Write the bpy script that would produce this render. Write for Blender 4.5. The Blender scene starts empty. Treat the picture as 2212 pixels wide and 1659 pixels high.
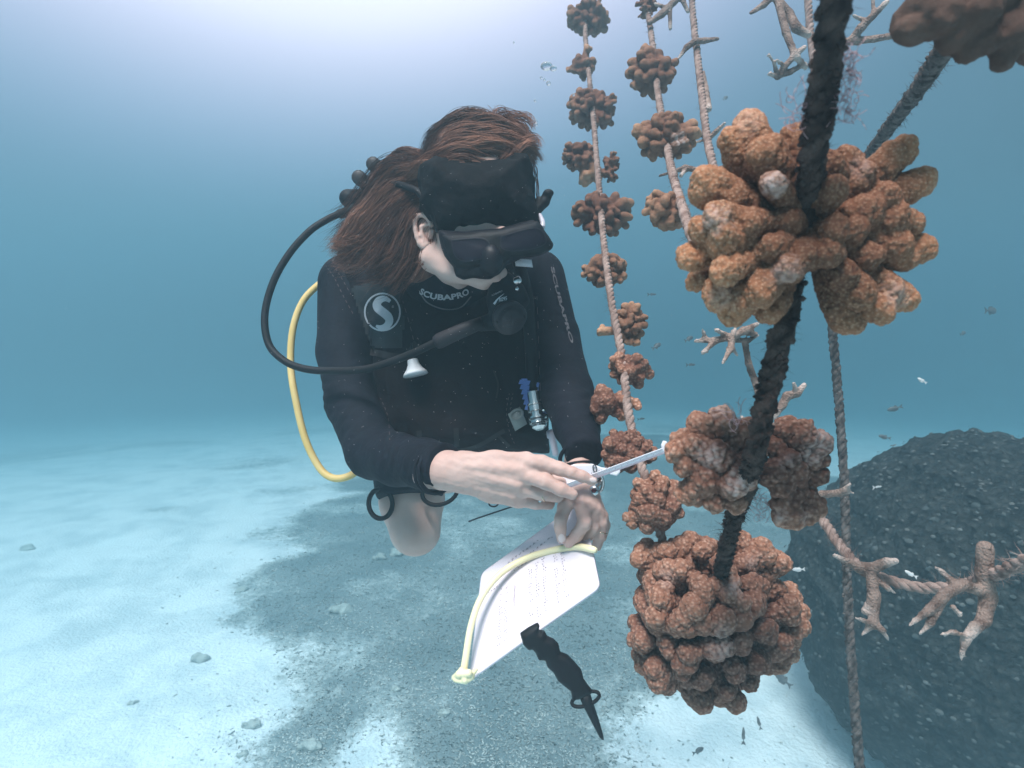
import bpy, math, random
import numpy as np
from mathutils import Vector, Matrix, kdtree
from mathutils.bvhtree import BVHTree
R_ = math.radians
SC = bpy.context.scene
COL = SC.collection

# ---------------------------------------------------------------- camera
F = 1318.0; CX, CY = 1106.0, 829.5          # focal length and centre in units of a 2212 x 1659 picture
CAM_Z = 1.9; PITCH = 10.0
cam_d = bpy.data.cameras.new("camera"); cam = bpy.data.objects.new("camera", cam_d); COL.objects.link(cam)
cam.location = (0, 0, CAM_Z); cam.rotation_euler = (R_(90 - PITCH), 0, 0)
cam_d.sensor_width = 36.0; cam_d.lens = 36.0 * F / 2212.0
cam_d.clip_start = 0.05; cam_d.clip_end = 500
cam_d.dof.use_dof = True; cam_d.dof.focus_distance = 0.95; cam_d.dof.aperture_fstop = 9.0
SC.camera = cam
RC = np.array(Matrix.Rotation(R_(90 - PITCH), 3, 'X')); TC = np.array([0, 0, CAM_Z])

# ---------------------------------------------------------------- light and exposure
SC.view_settings.view_transform = 'Standard'; SC.view_settings.look = 'None'
SC.view_settings.gamma = 1.0; SC.view_settings.exposure = 0.44
world = bpy.data.worlds.new("World"); SC.world = world; world.use_nodes = True
def build_world():
    nt = world.node_tree; N = nt.nodes; L = nt.links; N.clear()
    out = N.new('ShaderNodeOutputWorld'); bg = N.new('ShaderNodeBackground'); bg2 = N.new('ShaderNodeBackground')
    add = N.new('ShaderNodeAddShader')
    sky = N.new('ShaderNodeTexSky'); sky.sky_type = 'NISHITA'; sky.sun_disc = False
    sky.sun_elevation = R_(SUN_EL); sky.sun_rotation = R_(SUN_AZ)
    tint = N.new('ShaderNodeMix'); tint.data_type = 'RGBA'; tint.blend_type = 'MULTIPLY'; tint.inputs[0].default_value = 1
    tint.inputs[7].default_value = (.35, .75, 1, 1)
    L.new(sky.outputs[0], tint.inputs[6]); L.new(tint.outputs[2], bg2.inputs[0]); bg2.inputs[1].default_value = 0.008
    tc = N.new('ShaderNodeTexCoord'); dot = N.new('ShaderNodeVectorMath'); dot.operation = 'DOT_PRODUCT'
    el, az = R_(50), R_(-16)
    dot.inputs[1].default_value = (math.cos(el) * math.sin(az), math.cos(el) * math.cos(az), math.sin(el))
    ramp = N.new('ShaderNodeValToRGB'); cr = ramp.color_ramp; cr.interpolation = 'B_SPLINE'
    stops = WORLD_STOPS
    while len(cr.elements) < len(stops): cr.elements.new(0.5)
    for e, (ang, c) in zip(cr.elements, stops):
        e.position = math.cos(R_(ang)) * .5 + .5; e.color = (*c, 1)
    mad = N.new('ShaderNodeMath'); mad.operation = 'MULTIPLY_ADD'; mad.inputs[1].default_value = .5; mad.inputs[2].default_value = .5
    L.new(tc.outputs['Generated'], dot.inputs[0]); L.new(dot.outputs['Value'], mad.inputs[0]); L.new(mad.outputs[0], ramp.inputs[0])
    L.new(ramp.outputs[0], bg.inputs[0]); bg.inputs[1].default_value = 1.0
    L.new(bg.outputs[0], add.inputs[0]); L.new(bg2.outputs[0], add.inputs[1]); L.new(add.outputs[0], out.inputs[0])
SUN_EL, SUN_AZ = 66.0, 208.0
WORLD_STOPS = [(180, (.045, .06, .07)), (95, (.06, .10, .12)), (62, (.075, .145, .18)), (52, (.10, .175, .23)),
               (45, (.175, .25, .345)), (38, (.38, .42, .58)), (30, (.84, .74, .93)), (0, (1.9, 1.7, 1.9))]
build_world()
sun_d = bpy.data.lights.new("sun", 'SUN'); sun_d.energy = 5.0; sun_d.angle = R_(20); sun_d.color = (1, .93, .92)
sun = bpy.data.objects.new("sun", sun_d); COL.objects.link(sun)
_el, _az = R_(SUN_EL), R_(SUN_AZ)
sdir = Vector((math.sin(_az) * math.cos(_el), math.cos(_az) * math.cos(_el), math.sin(_el)))
sun.rotation_euler = sdir.to_track_quat('Z', 'Y').to_euler(); sun.location = (0, 0, 8)
SC.cycles.use_denoising = True
SC.cycles.volume_bounces = 1; SC.cycles.max_bounces = 6; SC.cycles.transparent_max_bounces = 8
SC.cycles.caustics_reflective = False; SC.cycles.caustics_refractive = False

# ---------------------------------------------------------------- helpers
def W(P):                                   # camera space (x right, y up, z back) to world
    return np.asarray(P, float) @ RC.T + TC
def C(x, y, d):                             # picture position and depth to camera space
    return np.array([(x - CX) * d / F, -(y - CY) * d / F, -d])
def ray_ground(x, y, z=0.0):
    v = RC @ np.array([(x - CX) / F, -(y - CY) / F, -1.0]); t = (z - CAM_Z) / v[2]; lo = 0.0; hi = 60.0
    for _ in range(40):
        t = (lo + hi) / 2; p = TC + v * t
        if p[2] > ground_z(p[0], p[1]): lo = t
        else: hi = t
    return TC + v * t
ORI = {}
def prop(o, label=None, cat=None, group=None, kind=None):
    if label: o['label'] = label
    if cat: o['category'] = cat
    if group: o['group'] = group
    if kind: o['kind'] = kind
    return o
def empty(name, camloc, label, cat, group=None):
    o = bpy.data.objects.new(name, None); COL.objects.link(o)
    w = W(np.array(camloc)); o.location = w; ORI[o.name] = w; o.empty_display_size = .05
    return prop(o, label, cat, group)
def mk(name, V, Fc, mat, parent=None, smooth=True, attrs=None, world=False, mats=None, fmat=None):
    V = np.asarray(V, float)
    Wv = V if world else W(V)
    if parent is None: org = (Wv.min(0) + Wv.max(0)) / 2
    else: org = ORI[parent.name]
    me = bpy.data.meshes.new(name)
    Fa = Fc if isinstance(Fc, list) else None
    if Fa is None:
        Fc = np.asarray(Fc); n = Fc.shape[1]
        me.vertices.add(len(Wv)); me.vertices.foreach_set('co', (Wv - org).astype(np.float32).ravel())
        me.loops.add(Fc.size); me.loops.foreach_set('vertex_index', Fc.astype(np.int32).ravel())
        me.polygons.add(len(Fc)); me.polygons.foreach_set('loop_start', np.arange(0, Fc.size, n, dtype=np.int32))
        me.update(calc_edges=True)
    else:
        me.from_pydata([tuple(v) for v in (Wv - org)], [], Fa)
    me.validate()
    if attrs:
        for k, a in attrs.items():
            at = me.attributes.new(k, 'FLOAT', 'POINT'); at.data.foreach_set('value', np.asarray(a, np.float32))
    if smooth: me.polygons.foreach_set('use_smooth', np.ones(len(me.polygons), bool))
    if mats:
        for m in mats: me.materials.append(m)
        me.polygons.foreach_set('material_index', np.asarray(fmat, np.int32))
    else: me.materials.append(mat)
    o = bpy.data.objects.new(name, me); COL.objects.link(o)
    if parent is None: o.location = org
    else: o.parent = parent
    ORI[o.name] = org
    return o
def join(parts):
    Vs, Fs, n = [], [], 0
    for v, f in parts:
        v = np.asarray(v, float); Vs.append(v)
        if isinstance(f, np.ndarray): f = f.tolist()
        Fs += [[i + n for i in q] for q in f]; n += len(v)
    return np.vstack(Vs), Fs
def joinq(parts):
    Vs, Fs, n = [], [], 0
    for v, f in parts:
        Vs.append(v); Fs.append(np.asarray(f) + n); n += len(v)
    return np.vstack(Vs), np.vstack(Fs)
def spline(P, n=8):
    P = np.asarray(P, float); Q = np.vstack([2 * P[0] - P[1], P, 2 * P[-1] - P[-2]]); out = []
    for i in range(1, len(Q) - 2):
        p0, p1, p2, p3 = Q[i - 1:i + 3]
        for t in np.arange(n) / n:
            out.append(.5 * (2 * p1 + (p2 - p0) * t + (2 * p0 - 5 * p1 + 4 * p2 - p3) * t * t + (3 * p1 - p0 - 3 * p2 + p3) * t ** 3))
    out.append(P[-1]); return np.array(out)
def frames(P):
    T = np.gradient(P, axis=0); T /= np.linalg.norm(T, axis=1)[:, None] + 1e-12
    u = np.cross(T[0], [0.3, 0.2, 1.0]); u /= np.linalg.norm(u); U = [u]
    for i in range(1, len(P)):
        u = U[-1] - T[i] * np.dot(U[-1], T[i]); u /= np.linalg.norm(u) + 1e-12; U.append(u)
    U = np.array(U); return T, U, np.cross(T, U)
def tube(P, r, sides=10, cap=True):
    P = np.asarray(P, float); r = np.broadcast_to(np.asarray(r, float), (len(P),))
    T, U, B = frames(P); a = np.arange(sides) * 2 * np.pi / sides
    V = P[:, None] + r[:, None, None] * (np.cos(a)[None, :, None] * U[:, None] + np.sin(a)[None, :, None] * B[:, None])
    V = V.reshape(-1, 3); Fc = []
    i = np.arange(len(P) - 1)[:, None] * sides; j = np.arange(sides)[None]; j2 = (j + 1) % sides
    Q = np.stack([i + j, i + j2, i + sides + j2, i + sides + j], -1).reshape(-1, 4)
    if not cap: return V, Q
    V = np.vstack([V, P[0], P[-1]]); n = len(V)
    c0 = np.array([[n - 2, (k + 1) % sides, k, k] for k in range(sides)])
    b = (len(P) - 1) * sides
    c1 = np.array([[n - 1, b + k, b + (k + 1) % sides, b + (k + 1) % sides] for k in range(sides)])
    return V, [list(q) for q in Q.tolist()] + [list(q[:3]) for q in c0.tolist()] + [list(q[:3]) for q in c1.tolist()]
def box(c, ax, ay, az):
    c, ax, ay, az = map(np.asarray, (c, ax, ay, az)); V = [c + sx * ax + sy * ay + sz * az for sz in (-1, 1) for sx, sy in ((-1, -1), (1, -1), (1, 1), (-1, 1))]
    return np.array(V), [[3, 2, 1, 0], [4, 5, 6, 7], [0, 1, 5, 4], [1, 2, 6, 5], [2, 3, 7, 6], [3, 0, 4, 7]]
def ring_path(c, ua, ub, n=28, a0=0, a1=2 * np.pi):
    a = np.linspace(a0, a1, n); return np.asarray(c) + np.cos(a)[:, None] * ua + np.sin(a)[:, None] * ub

# ---- implicit surfaces on a grid
class Field:
    def __init__(s, lo, hi, h):
        s.h = h; s.lo = np.asarray(lo, float) - 2 * h; n = np.ceil((np.asarray(hi) + 2 * h - s.lo) / h).astype(int) + 1
        s.n = n; s.F = np.full(n, 1.0, np.float32)
        s.ax = [s.lo[i] + np.arange(n[i]) * h for i in range(3)]
    def sub(s, lo, hi):
        a = np.clip(np.floor((lo - s.lo) / s.h).astype(int), 0, s.n); b = np.clip(np.ceil((hi - s.lo) / s.h).astype(int) + 1, 0, s.n)
        sl = tuple(slice(a[i], b[i]) for i in range(3))
        return sl, s.ax[0][sl[0]][:, None, None], s.ax[1][sl[1]][None, :, None], s.ax[2][sl[2]][None, None, :]
    def blend(s, sl, d, k):
        A = s.F[sl]
        if A.size == 0: return
        if k <= 0: s.F[sl] = np.minimum(A, d); return
        h = np.maximum(k - np.abs(A - d), 0) / k; s.F[sl] = np.minimum(A, d) - h * h * k * .25
    def cap(s, a, b, ra, rb, k=0.0):
        a = np.asarray(a, float); b = np.asarray(b, float); m = max(ra, rb) + k + 2 * s.h
        sl, X, Y, Z = s.sub(np.minimum(a, b) - m, np.maximum(a, b) + m); ab = b - a; L = ab @ ab + 1e-12
        t = np.clip(((X - a[0]) * ab[0] + (Y - a[1]) * ab[1] + (Z - a[2]) * ab[2]) / L, 0, 1)
        d = np.sqrt((X - a[0] - t * ab[0]) ** 2 + (Y - a[1] - t * ab[1]) ** 2 + (Z - a[2] - t * ab[2]) ** 2) - (ra + t * (rb - ra))
        s.blend(sl, d, k)
    def chain(s, pts, k=0.0):               # pts: (x, y, depth, radius in px at that depth)
        q = [(C(p[0], p[1], p[2]), p[3] * p[2] / F) for p in pts]
        for (a, ra), (b, rb) in zip(q[:-1], q[1:]): s.cap(a, b, ra, rb, k)
    def ell(s, c, r, k=0.0, rot=None):
        c = np.asarray(c, float); r = np.asarray(r, float); m = max(r) + k + 2 * s.h
        sl, X, Y, Z = s.sub(c - m, c + m); x, y, z = X - c[0], Y - c[1], Z - c[2]
        if rot is not None:
            M = np.asarray(rot); x, y, z = M[0, 0] * x + M[1, 0] * y + M[2, 0] * z, M[0, 1] * x + M[1, 1] * y + M[2, 1] * z, M[0, 2] * x + M[1, 2] * y + M[2, 2] * z
        k0 = np.sqrt((x / r[0]) ** 2 + (y / r[1]) ** 2 + (z / r[2]) ** 2); k1 = np.sqrt((x / r[0] ** 2) ** 2 + (y / r[1] ** 2) ** 2 + (z / r[2] ** 2) ** 2) + 1e-9
        s.blend(sl, k0 * (k0 - 1) / k1, k)
    def pillow(s, poly, depth, T, k=0.0, bow=0.0):
        """outline (px at depth) swept through real thickness with rounded rims; T in metres; bow bends it round the body"""
        q = np.array([C(x, y, depth)[:2] for x, y in poly]); xc = (q[:, 0].min() + q[:, 0].max()) / 2; w = (q[:, 0].max() - q[:, 0].min()) / 2
        sl, X, Y, Z = s.sub(np.r_[q.min(0), -depth] - T - k - abs(bow) - .01, np.r_[q.max(0), -depth] + T + k + abs(bow) + .01)
        d2 = poly_sd(X[:, :, 0] + 0 * Y[:, :, 0], Y[:, :, 0] + 0 * X[:, :, 0], q)[:, :, None]
        z0 = -depth - bow * ((X - xc) / w) ** 2
        d = np.sqrt(np.maximum(d2 + T, 0) ** 2 + (Z - z0) ** 2) - T
        s.blend(sl, d, k)
    def plane(s, p, n):                     # keep the side where (x-p).n < 0
        p = np.asarray(p); n = np.asarray(n) / np.linalg.norm(n)
        d = (s.ax[0][:, None, None] - p[0]) * n[0] + (s.ax[1][None, :, None] - p[1]) * n[1] + (s.ax[2][None, None, :] - p[2]) * n[2]
        s.F = np.maximum(s.F, d.astype(np.float32))
    def noise(s, amp, wl, seed=0, n=7):
        rng = np.random.default_rng(seed)
        for i in range(n):
            v = rng.normal(size=3); v *= 2 * np.pi / (wl * rng.uniform(.6, 1.5)) / np.linalg.norm(v); ph = rng.uniform(0, 6.28)
            s.F += (amp / math.sqrt(n) * np.sin(s.ax[0][:, None, None] * v[0] + s.ax[1][None, :, None] * v[1] + s.ax[2][None, None, :] * v[2] + ph)).astype(np.float32)
    def mesh(s):
        Fd = s.F; I = Fd < 0
        c = I[:-1, :-1, :-1].astype(np.int8)
        for dx, dy, dz in ((1,0,0),(0,1,0),(0,0,1),(1,1,0),(1,0,1),(0,1,1),(1,1,1)):
            c = c + I[dx:I.shape[0]-1+dx, dy:I.shape[1]-1+dy, dz:I.shape[2]-1+dz]
        act = (c > 0) & (c < 8); idx = np.argwhere(act); ids = np.full(act.shape, -1, np.int64); ids[act] = np.arange(len(idx))
        acc = np.zeros((len(idx), 3)); cnt = np.zeros(len(idx))
        for a in range(3):
            o1, o2 = [k for k in range(3) if k != a]
            for u in (0, 1):
                for v in (0, 1):
                    p = idx.copy(); p[:, o1] += u; p[:, o2] += v; q = p.copy(); q[:, a] += 1
                    f0 = Fd[p[:, 0], p[:, 1], p[:, 2]]; f1 = Fd[q[:, 0], q[:, 1], q[:, 2]]; m = (f0 < 0) != (f1 < 0)
                    t = f0[m] / (f0[m] - f1[m]); pt = p[m].astype(float); pt[:, a] += t; acc[m] += pt; cnt[m] += 1
        V = s.lo + acc / cnt[:, None] * s.h; Q = []
        for a in range(3):
            o1, o2 = (a + 1) % 3, (a + 2) % 3
            A = np.take(I, range(I.shape[a] - 1), a); B = np.take(I, range(1, I.shape[a]), a); e = np.argwhere(A != B)
            e = e[(e[:, o1] > 0) & (e[:, o2] > 0) & (e[:, o1] < I.shape[o1] - 1) & (e[:, o2] < I.shape[o2] - 1)]
            def g(u, v):
                p = e.copy(); p[:, o1] -= u; p[:, o2] -= v; return ids[p[:, 0], p[:, 1], p[:, 2]]
            q = np.stack([g(0, 0), g(1, 0), g(1, 1), g(0, 1)], 1); ins = A[e[:, 0], e[:, 1], e[:, 2]]
            q[~ins] = q[~ins][:, ::-1]; Q.append(q)
        Q = np.vstack(Q); Q = Q[(Q >= 0).all(1)]
        return V, Q
def poly_sd(X, Y, q):
    d = np.full(X.shape, 1e9); sgn = np.ones(X.shape)
    for i in range(len(q)):
        a, b = q[i], q[i - 1]; e = b - a; wx, wy = X - a[0], Y - a[1]
        t = np.clip((wx * e[0] + wy * e[1]) / (e @ e + 1e-15), 0, 1)
        d = np.minimum(d, (wx - e[0] * t) ** 2 + (wy - e[1] * t) ** 2)
        c1 = Y >= a[1]; c2 = Y < b[1]; c3 = e[0] * wy > e[1] * wx
        sgn = np.where((c1 & c2 & c3) | (~c1 & ~c2 & ~c3), -sgn, sgn)
    return sgn * np.sqrt(d)
def normals(V, Q):
    V = np.asarray(V); n = np.cross(V[Q[:, 2]] - V[Q[:, 0]], V[Q[:, 3]] - V[Q[:, 1]]); N = np.zeros_like(V)
    for k in range(4):
        for c in range(3): N[:, c] += np.bincount(Q[:, k], n[:, c], len(V))
    return N / (np.linalg.norm(N, axis=1)[:, None] + 1e-12)
def relax(V, Q, it=1, f=.5):
    E = np.vstack([Q[:, [0, 1]], Q[:, [1, 2]], Q[:, [2, 3]], Q[:, [3, 0]]]); E = np.vstack([E, E[:, ::-1]])
    cnt = np.bincount(E[:, 0], minlength=len(V)).clip(1)
    for _ in range(it):
        A = np.stack([np.bincount(E[:, 0], V[E[:, 1], c], len(V)) for c in range(3)], 1) / cnt[:, None]; V = V + (A - V) * f
    return V
def bounds(P, R):
    P = np.asarray(P); R = np.asarray(R)[:, None]; return (P - R).min(0), (P + R).max(0)
def bumps(V, Q, spacing, height, seed=0):
    """rounded polyps pushed out of the surface; returns moved vertices and a 0..1 bump value"""
    rng = np.random.default_rng(seed); N = normals(V, Q); cells = {}; order = rng.permutation(len(V))
    seeds = []
    for i in order:
        k = tuple((V[i] / (spacing * .8)).astype(int))
        if k in cells: continue
        cells[k] = 1; seeds.append(i)
    kd = kdtree.KDTree(len(seeds))
    for j, i in enumerate(seeds): kd.insert(V[i], j)
    kd.balance(); rr = rng.uniform(.75, 1.25, len(seeds)) * spacing * .5
    b = np.zeros(len(V))
    for i, v in enumerate(V):
        _, j, dd = kd.find(v); b[i] = max(0.0, 1 - (dd / rr[j]) ** 2)
    b = np.sqrt(b)
    return V + N * (b * height)[:, None], b

# ---------------------------------------------------------------- materials
def mat(name, col, rough=.7, col2=None, nscale=30, bump=0.0, bscale=200, metal=0, spec=.5, sss=0, trans=0, ior=1.45, attr=None, detail=4, **kw):
    m = bpy.data.materials.new(name); m.use_nodes = True; nt = m.node_tree; N, L = nt.nodes, nt.links; b = N['Principled BSDF']
    b.inputs['Base Color'].default_value = (*col, 1); b.inputs['Roughness'].default_value = rough; b.inputs['Metallic'].default_value = metal
    b.inputs['Specular IOR Level'].default_value = spec; b.inputs['IOR'].default_value = ior; b.inputs['Transmission Weight'].default_value = trans
    if sss: b.inputs['Subsurface Weight'].default_value = sss; b.inputs['Subsurface Radius'].default_value = (.012, .006, .004); b.inputs['Subsurface Scale'].default_value = .6
    tc = N.new('ShaderNodeTexCoord')
    src = None
    if col2:
        n = N.new('ShaderNodeTexNoise'); n.inputs['Scale'].default_value = nscale; n.inputs['Detail'].default_value = detail
        L.new(tc.outputs['Object'], n.inputs['Vector']); r = N.new('ShaderNodeValToRGB'); r.color_ramp.elements[0].position = .35; r.color_ramp.elements[1].position = .65
        r.color_ramp.elements[0].color = (*col, 1); r.color_ramp.elements[1].color = (*col2, 1); L.new(n.outputs['Fac'], r.inputs[0]); src = r.outputs[0]
    if attr:
        for an, c in attr:
            a = N.new('ShaderNodeAttribute'); a.attribute_name = an; mx = N.new('ShaderNodeMix'); mx.data_type = 'RGBA'
            L.new(a.outputs['Fac'], mx.inputs[0]); mx.inputs[6].default_value = (*col, 1)
            if src: L.new(src, mx.inputs[6])
            mx.inputs[7].default_value = (*c, 1); src = mx.outputs[2]
    vo = None
    if kw.get('vor'):
        sc_, st_, colv = kw['vor']; vo = N.new('ShaderNodeTexVoronoi'); vo.inputs['Scale'].default_value = sc_; vo.inputs['Randomness'].default_value = .85
        wn = N.new('ShaderNodeTexNoise'); wn.inputs['Scale'].default_value = 60; L.new(tc.outputs['Object'], wn.inputs['Vector'])
        L.new(tc.outputs['Object'], vo.inputs['Vector']); vr = N.new('ShaderNodeValToRGB'); vr.color_ramp.elements[0].position = .15; vr.color_ramp.elements[1].position = .55
        vr.color_ramp.elements[0].color = (1, 1, 1, 1); vr.color_ramp.elements[1].color = (0, 0, 0, 1); L.new(vo.outputs['Distance'], vr.inputs[0])
        at = N.new('ShaderNodeAttribute'); at.attribute_name = 'tip'; ma = N.new('ShaderNodeMath'); ma.operation = 'MULTIPLY_ADD'; ma.inputs[1].default_value = .6; ma.inputs[2].default_value = .25; L.new(at.outputs['Fac'], ma.inputs[0])
        mb_ = N.new('ShaderNodeMath'); mb_.operation = 'MULTIPLY'; L.new(ma.outputs[0], mb_.inputs[0]); L.new(vr.outputs[0], mb_.inputs[1])
        mx = N.new('ShaderNodeMix'); mx.data_type = 'RGBA'; L.new(mb_.outputs[0], mx.inputs[0]); L.new(src, mx.inputs[6]); mx.inputs[7].default_value = (*colv, 1); src = mx.outputs[2]
    if src: L.new(src, b.inputs['Base Color'])
    if bump:
        n2 = N.new('ShaderNodeTexNoise'); n2.inputs['Scale'].default_value = bscale; n2.inputs['Detail'].default_value = 5
        L.new(tc.outputs['Object'], n2.inputs['Vector']); bp = N.new('ShaderNodeBump'); bp.inputs['Strength'].default_value = bump; bp.inputs['Distance'].default_value = kw.get('bdist', .002)
        L.new(n2.outputs['Fac'], bp.inputs['Height']); L.new(bp.outputs[0], b.inputs['Normal'])
        if vo:
            b2 = N.new('ShaderNodeBump'); b2.inputs['Strength'].default_value = kw['vor'][1]; b2.inputs['Distance'].default_value = .5 / kw['vor'][0]; b2.invert = True
            L.new(vo.outputs['Distance'], b2.inputs['Height']); L.new(bp.outputs[0], b2.inputs['Normal']); L.new(b2.outputs[0], b.inputs['Normal'])
    return m
M = {}
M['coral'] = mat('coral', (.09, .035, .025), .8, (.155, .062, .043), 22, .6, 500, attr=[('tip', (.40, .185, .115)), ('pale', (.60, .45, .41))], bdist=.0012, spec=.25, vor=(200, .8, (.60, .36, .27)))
M['coral_fine'] = mat('coral_fine', (.085, .033, .020), .85, (.145, .060, .036), 18, .6, 700, attr=[('tip', (.45, .20, .10)), ('pale', (.60, .45, .41))], bdist=.0008, spec=.2, vor=(380, .6, (.52, .32, .21)))
M['coral_shaded'] = mat('coral_shaded', (.055, .032, .026), .9, (.10, .058, .045), 22, .6, 400, attr=[('tip', (.14, .085, .065)), ('pale', (.5, .4, .4))], bdist=.001, spec=.15)  # darker coral colours, with the corner colony's shade painted into them
M['coral_far'] = mat('coral_far', (.11, .050, .034), .85, (.18, .085, .056), 25, .6, 260, attr=[('tip', (.50, .28, .175)), ('pale', (.8, .7, .68))], bdist=.002, spec=.2)
M['stag'] = mat('staghorn', (.13, .085, .07), .85, (.34, .24, .20), 55, 1.0, 300, attr=[('tip', (.58, .46, .41))], bdist=.003, spec=.2, vor=(330, .9, (.42, .32, .28)))
M['rope_dark'] = mat('rope_dark', (.020, .013, .012), .95, (.10, .065, .055), 70, .9, 500, bdist=.003, spec=.15)
M['rope_grey'] = mat('rope_grey', (.045, .038, .035), .95, (.17, .145, .135), 90, .9, 500, bdist=.003, spec=.15)
M['rope'] = mat('rope', (.20, .13, .11), .95, (.42, .30, .26), 60, .8, 600, bdist=.002, spec=.15)
M['fuzz'] = mat('fuzz', (.5, .33, .3), .9)
M['skin'] = mat('skin', (.54, .345, .295), .55, (.62, .42, .365), 18, .35, 330, sss=.25, bdist=.0008, spec=.35)
M['suit'] = mat('neoprene', (.006, .0065, .011), .8, (.009, .010, .017), 30, .5, 120, bdist=.003, spec=.22)
M['vest'] = mat('vest_fabric', (.006, .004, .0055), .85, (.011, .0065, .009), 14, .5, 300, bdist=.002, spec=.22)
M['patch'] = mat('patch', (.022, .026, .03), .7, (.03, .034, .038), 40, .3, 500, spec=.3)
M['logo'] = mat('logo_print', (.50, .50, .53), .6)
M['black'] = mat('black_rubber', (.005, .005, .006), .6, (.008, .007, .010), 30, .2, 200, spec=.3)
M['grey'] = mat('grey_print', (.14, .13, .14), .7)
M['band'] = mat('headband', (.006, .006, .007), .85, (.010, .009, .010), 60, .4, 400, spec=.15)
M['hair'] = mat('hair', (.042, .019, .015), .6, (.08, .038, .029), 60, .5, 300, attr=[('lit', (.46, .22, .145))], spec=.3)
M['yellow'] = mat('yellow_hose', (.66, .46, .16), .5, (.72, .52, .22), 20, spec=.4)
M['cord'] = mat('yellow_tube', (.88, .76, .46), .45, (.92, .82, .54), 20, spec=.4)
M['white'] = mat('white_plastic', (.80, .76, .80), .45, (.84, .80, .84), 8)
M['slate'] = mat('slate', (.76, .66, .72), .6, (.80, .71, .76), 6, spec=.2)
M['pencil'] = mat('pencil_mark', (.40, .33, .37), .9)
M['chrome'] = mat('steel', (.6, .6, .6), .22, metal=1)
M['gold'] = mat('gold', (.75, .58, .42), .25, metal=1)
M['red'] = mat('red_stone', (.12, .02, .03), .2)
M['blue'] = mat('blue_plastic', (.12, .20, .50), .5, (.16, .25, .58), 60)
M['nail'] = mat('nail', (.70, .55, .52), .3)
M['glass'] = mat('mask_lens', (.009, .007, .014), .42, spec=.35)
M['purge_rim'] = mat('rim', (.012, .010, .016), .5)
M['bubble'] = mat('bubble', (.95, .95, 1), .08, trans=.75, ior=1.2)
M['speck'] = mat('speck', (.75, .72, .72), .8)
M['fish'] = mat('fish', (.07, .08, .09), .5, (.14, .15, .15), 60)
M['fish_pale'] = mat('fish_pale', (.65, .6, .58), .4)
M['stone'] = mat('stone', (.30, .34, .33), .9, (.46, .50, .48), 25, .8, 60, bdist=.01, spec=.2)
M['bommie'] = mat('boulder_coral', (.010, .012, .012), .9, (.032, .035, .034), 16, 1.0, 45, bdist=.03, spec=.15, attr=[('none', (0, 0, 0))], vor=(38, .7, (.14, .145, .135)))
M['polyp'] = mat('polyps', (.05, .06, .06), .9, (.13, .13, .125), 10, spec=.2)
M['rubble'] = mat('rubble', (.24, .28, .28), .95, (.60, .63, .61), 4, spec=.15)

# ---------------------------------------------------------------- seabed
def vnoise(x, y, s, seed):
    rng = np.random.default_rng(seed); out = np.zeros(np.shape(x)); amp = 1; tot = 0
    for o in range(4):
        T = rng.random((64, 64)); X = x / s * 2 ** o + 100 * o; Y = y / s * 2 ** o + 37 * o
        xi = np.floor(X).astype(int); yi = np.floor(Y).astype(int); fx = X - xi; fy = Y - yi; fx = fx * fx * (3 - 2 * fx); fy = fy * fy * (3 - 2 * fy)
        g = lambda a, b: T[a % 64, b % 64]
        out += amp * ((g(xi, yi) * (1 - fx) + g(xi + 1, yi) * fx) * (1 - fy) + (g(xi, yi + 1) * (1 - fx) + g(xi + 1, yi + 1) * fx) * fy); tot += amp; amp *= .5
    return out / tot
def ground_z(x, y): return -.16 * (np.logaddexp(0, (np.minimum(y + .25 * abs(x), 30) - 5.0) * .55) / .55 - .06) + (vnoise(x, y, 1.4, 3) - .5) * .10 + (vnoise(x, y, .2, 4) - .5) * .03
RUB = [(1120, 930), (900, 985), (760, 1040), (640, 1110), (540, 1170), (590, 1215), (560, 1262), (540, 1290), (530, 1330), (585, 1372), (600, 1470), (655, 1530), (640, 1590), (700, 1650), (690, 1900),
       (1420, 1900), (1420, 1690), (1330, 1600), (1330, 1500), (1450, 1430), (1560, 1380), (1850, 1380), (1850, 1050), (1500, 940)]
RUBG = np.array([ray_ground(*p)[:2] for p in RUB])
SPOTS = [(60, 985, 200, 28), (330, 960, 160, 10), (560, 1000, 120, 12), (620, 1060, 90, 9), (350, 1100, 60, 8), (1500, 930, 260, 14), (700, 930, 160, 10)]
def rubble_mask(x, y):
    d = poly_sd(x, y, RUBG); n = vnoise(x, y, .55, 5) - .5
    m = np.clip(.5 - (d + n * 1.1) / .35, 0, 1)
    m = m * np.clip(.62 + 1.2 * (vnoise(x, y, .42, 9) - .36), .42, 1)
    for px, py, a, b in SPOTS:
        g = ray_ground(px, py); gx = abs(ray_ground(px + a, py)[0] - g[0]); gy = abs(ray_ground(px, py - b)[1] - g[1])
        e = ((x - g[0]) / gx) ** 2 + ((y - g[1]) / gy) ** 2; m = np.maximum(m, np.clip((1.15 - e) * .6 - n * .9, 0, 1) * .5)
    return m
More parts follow.
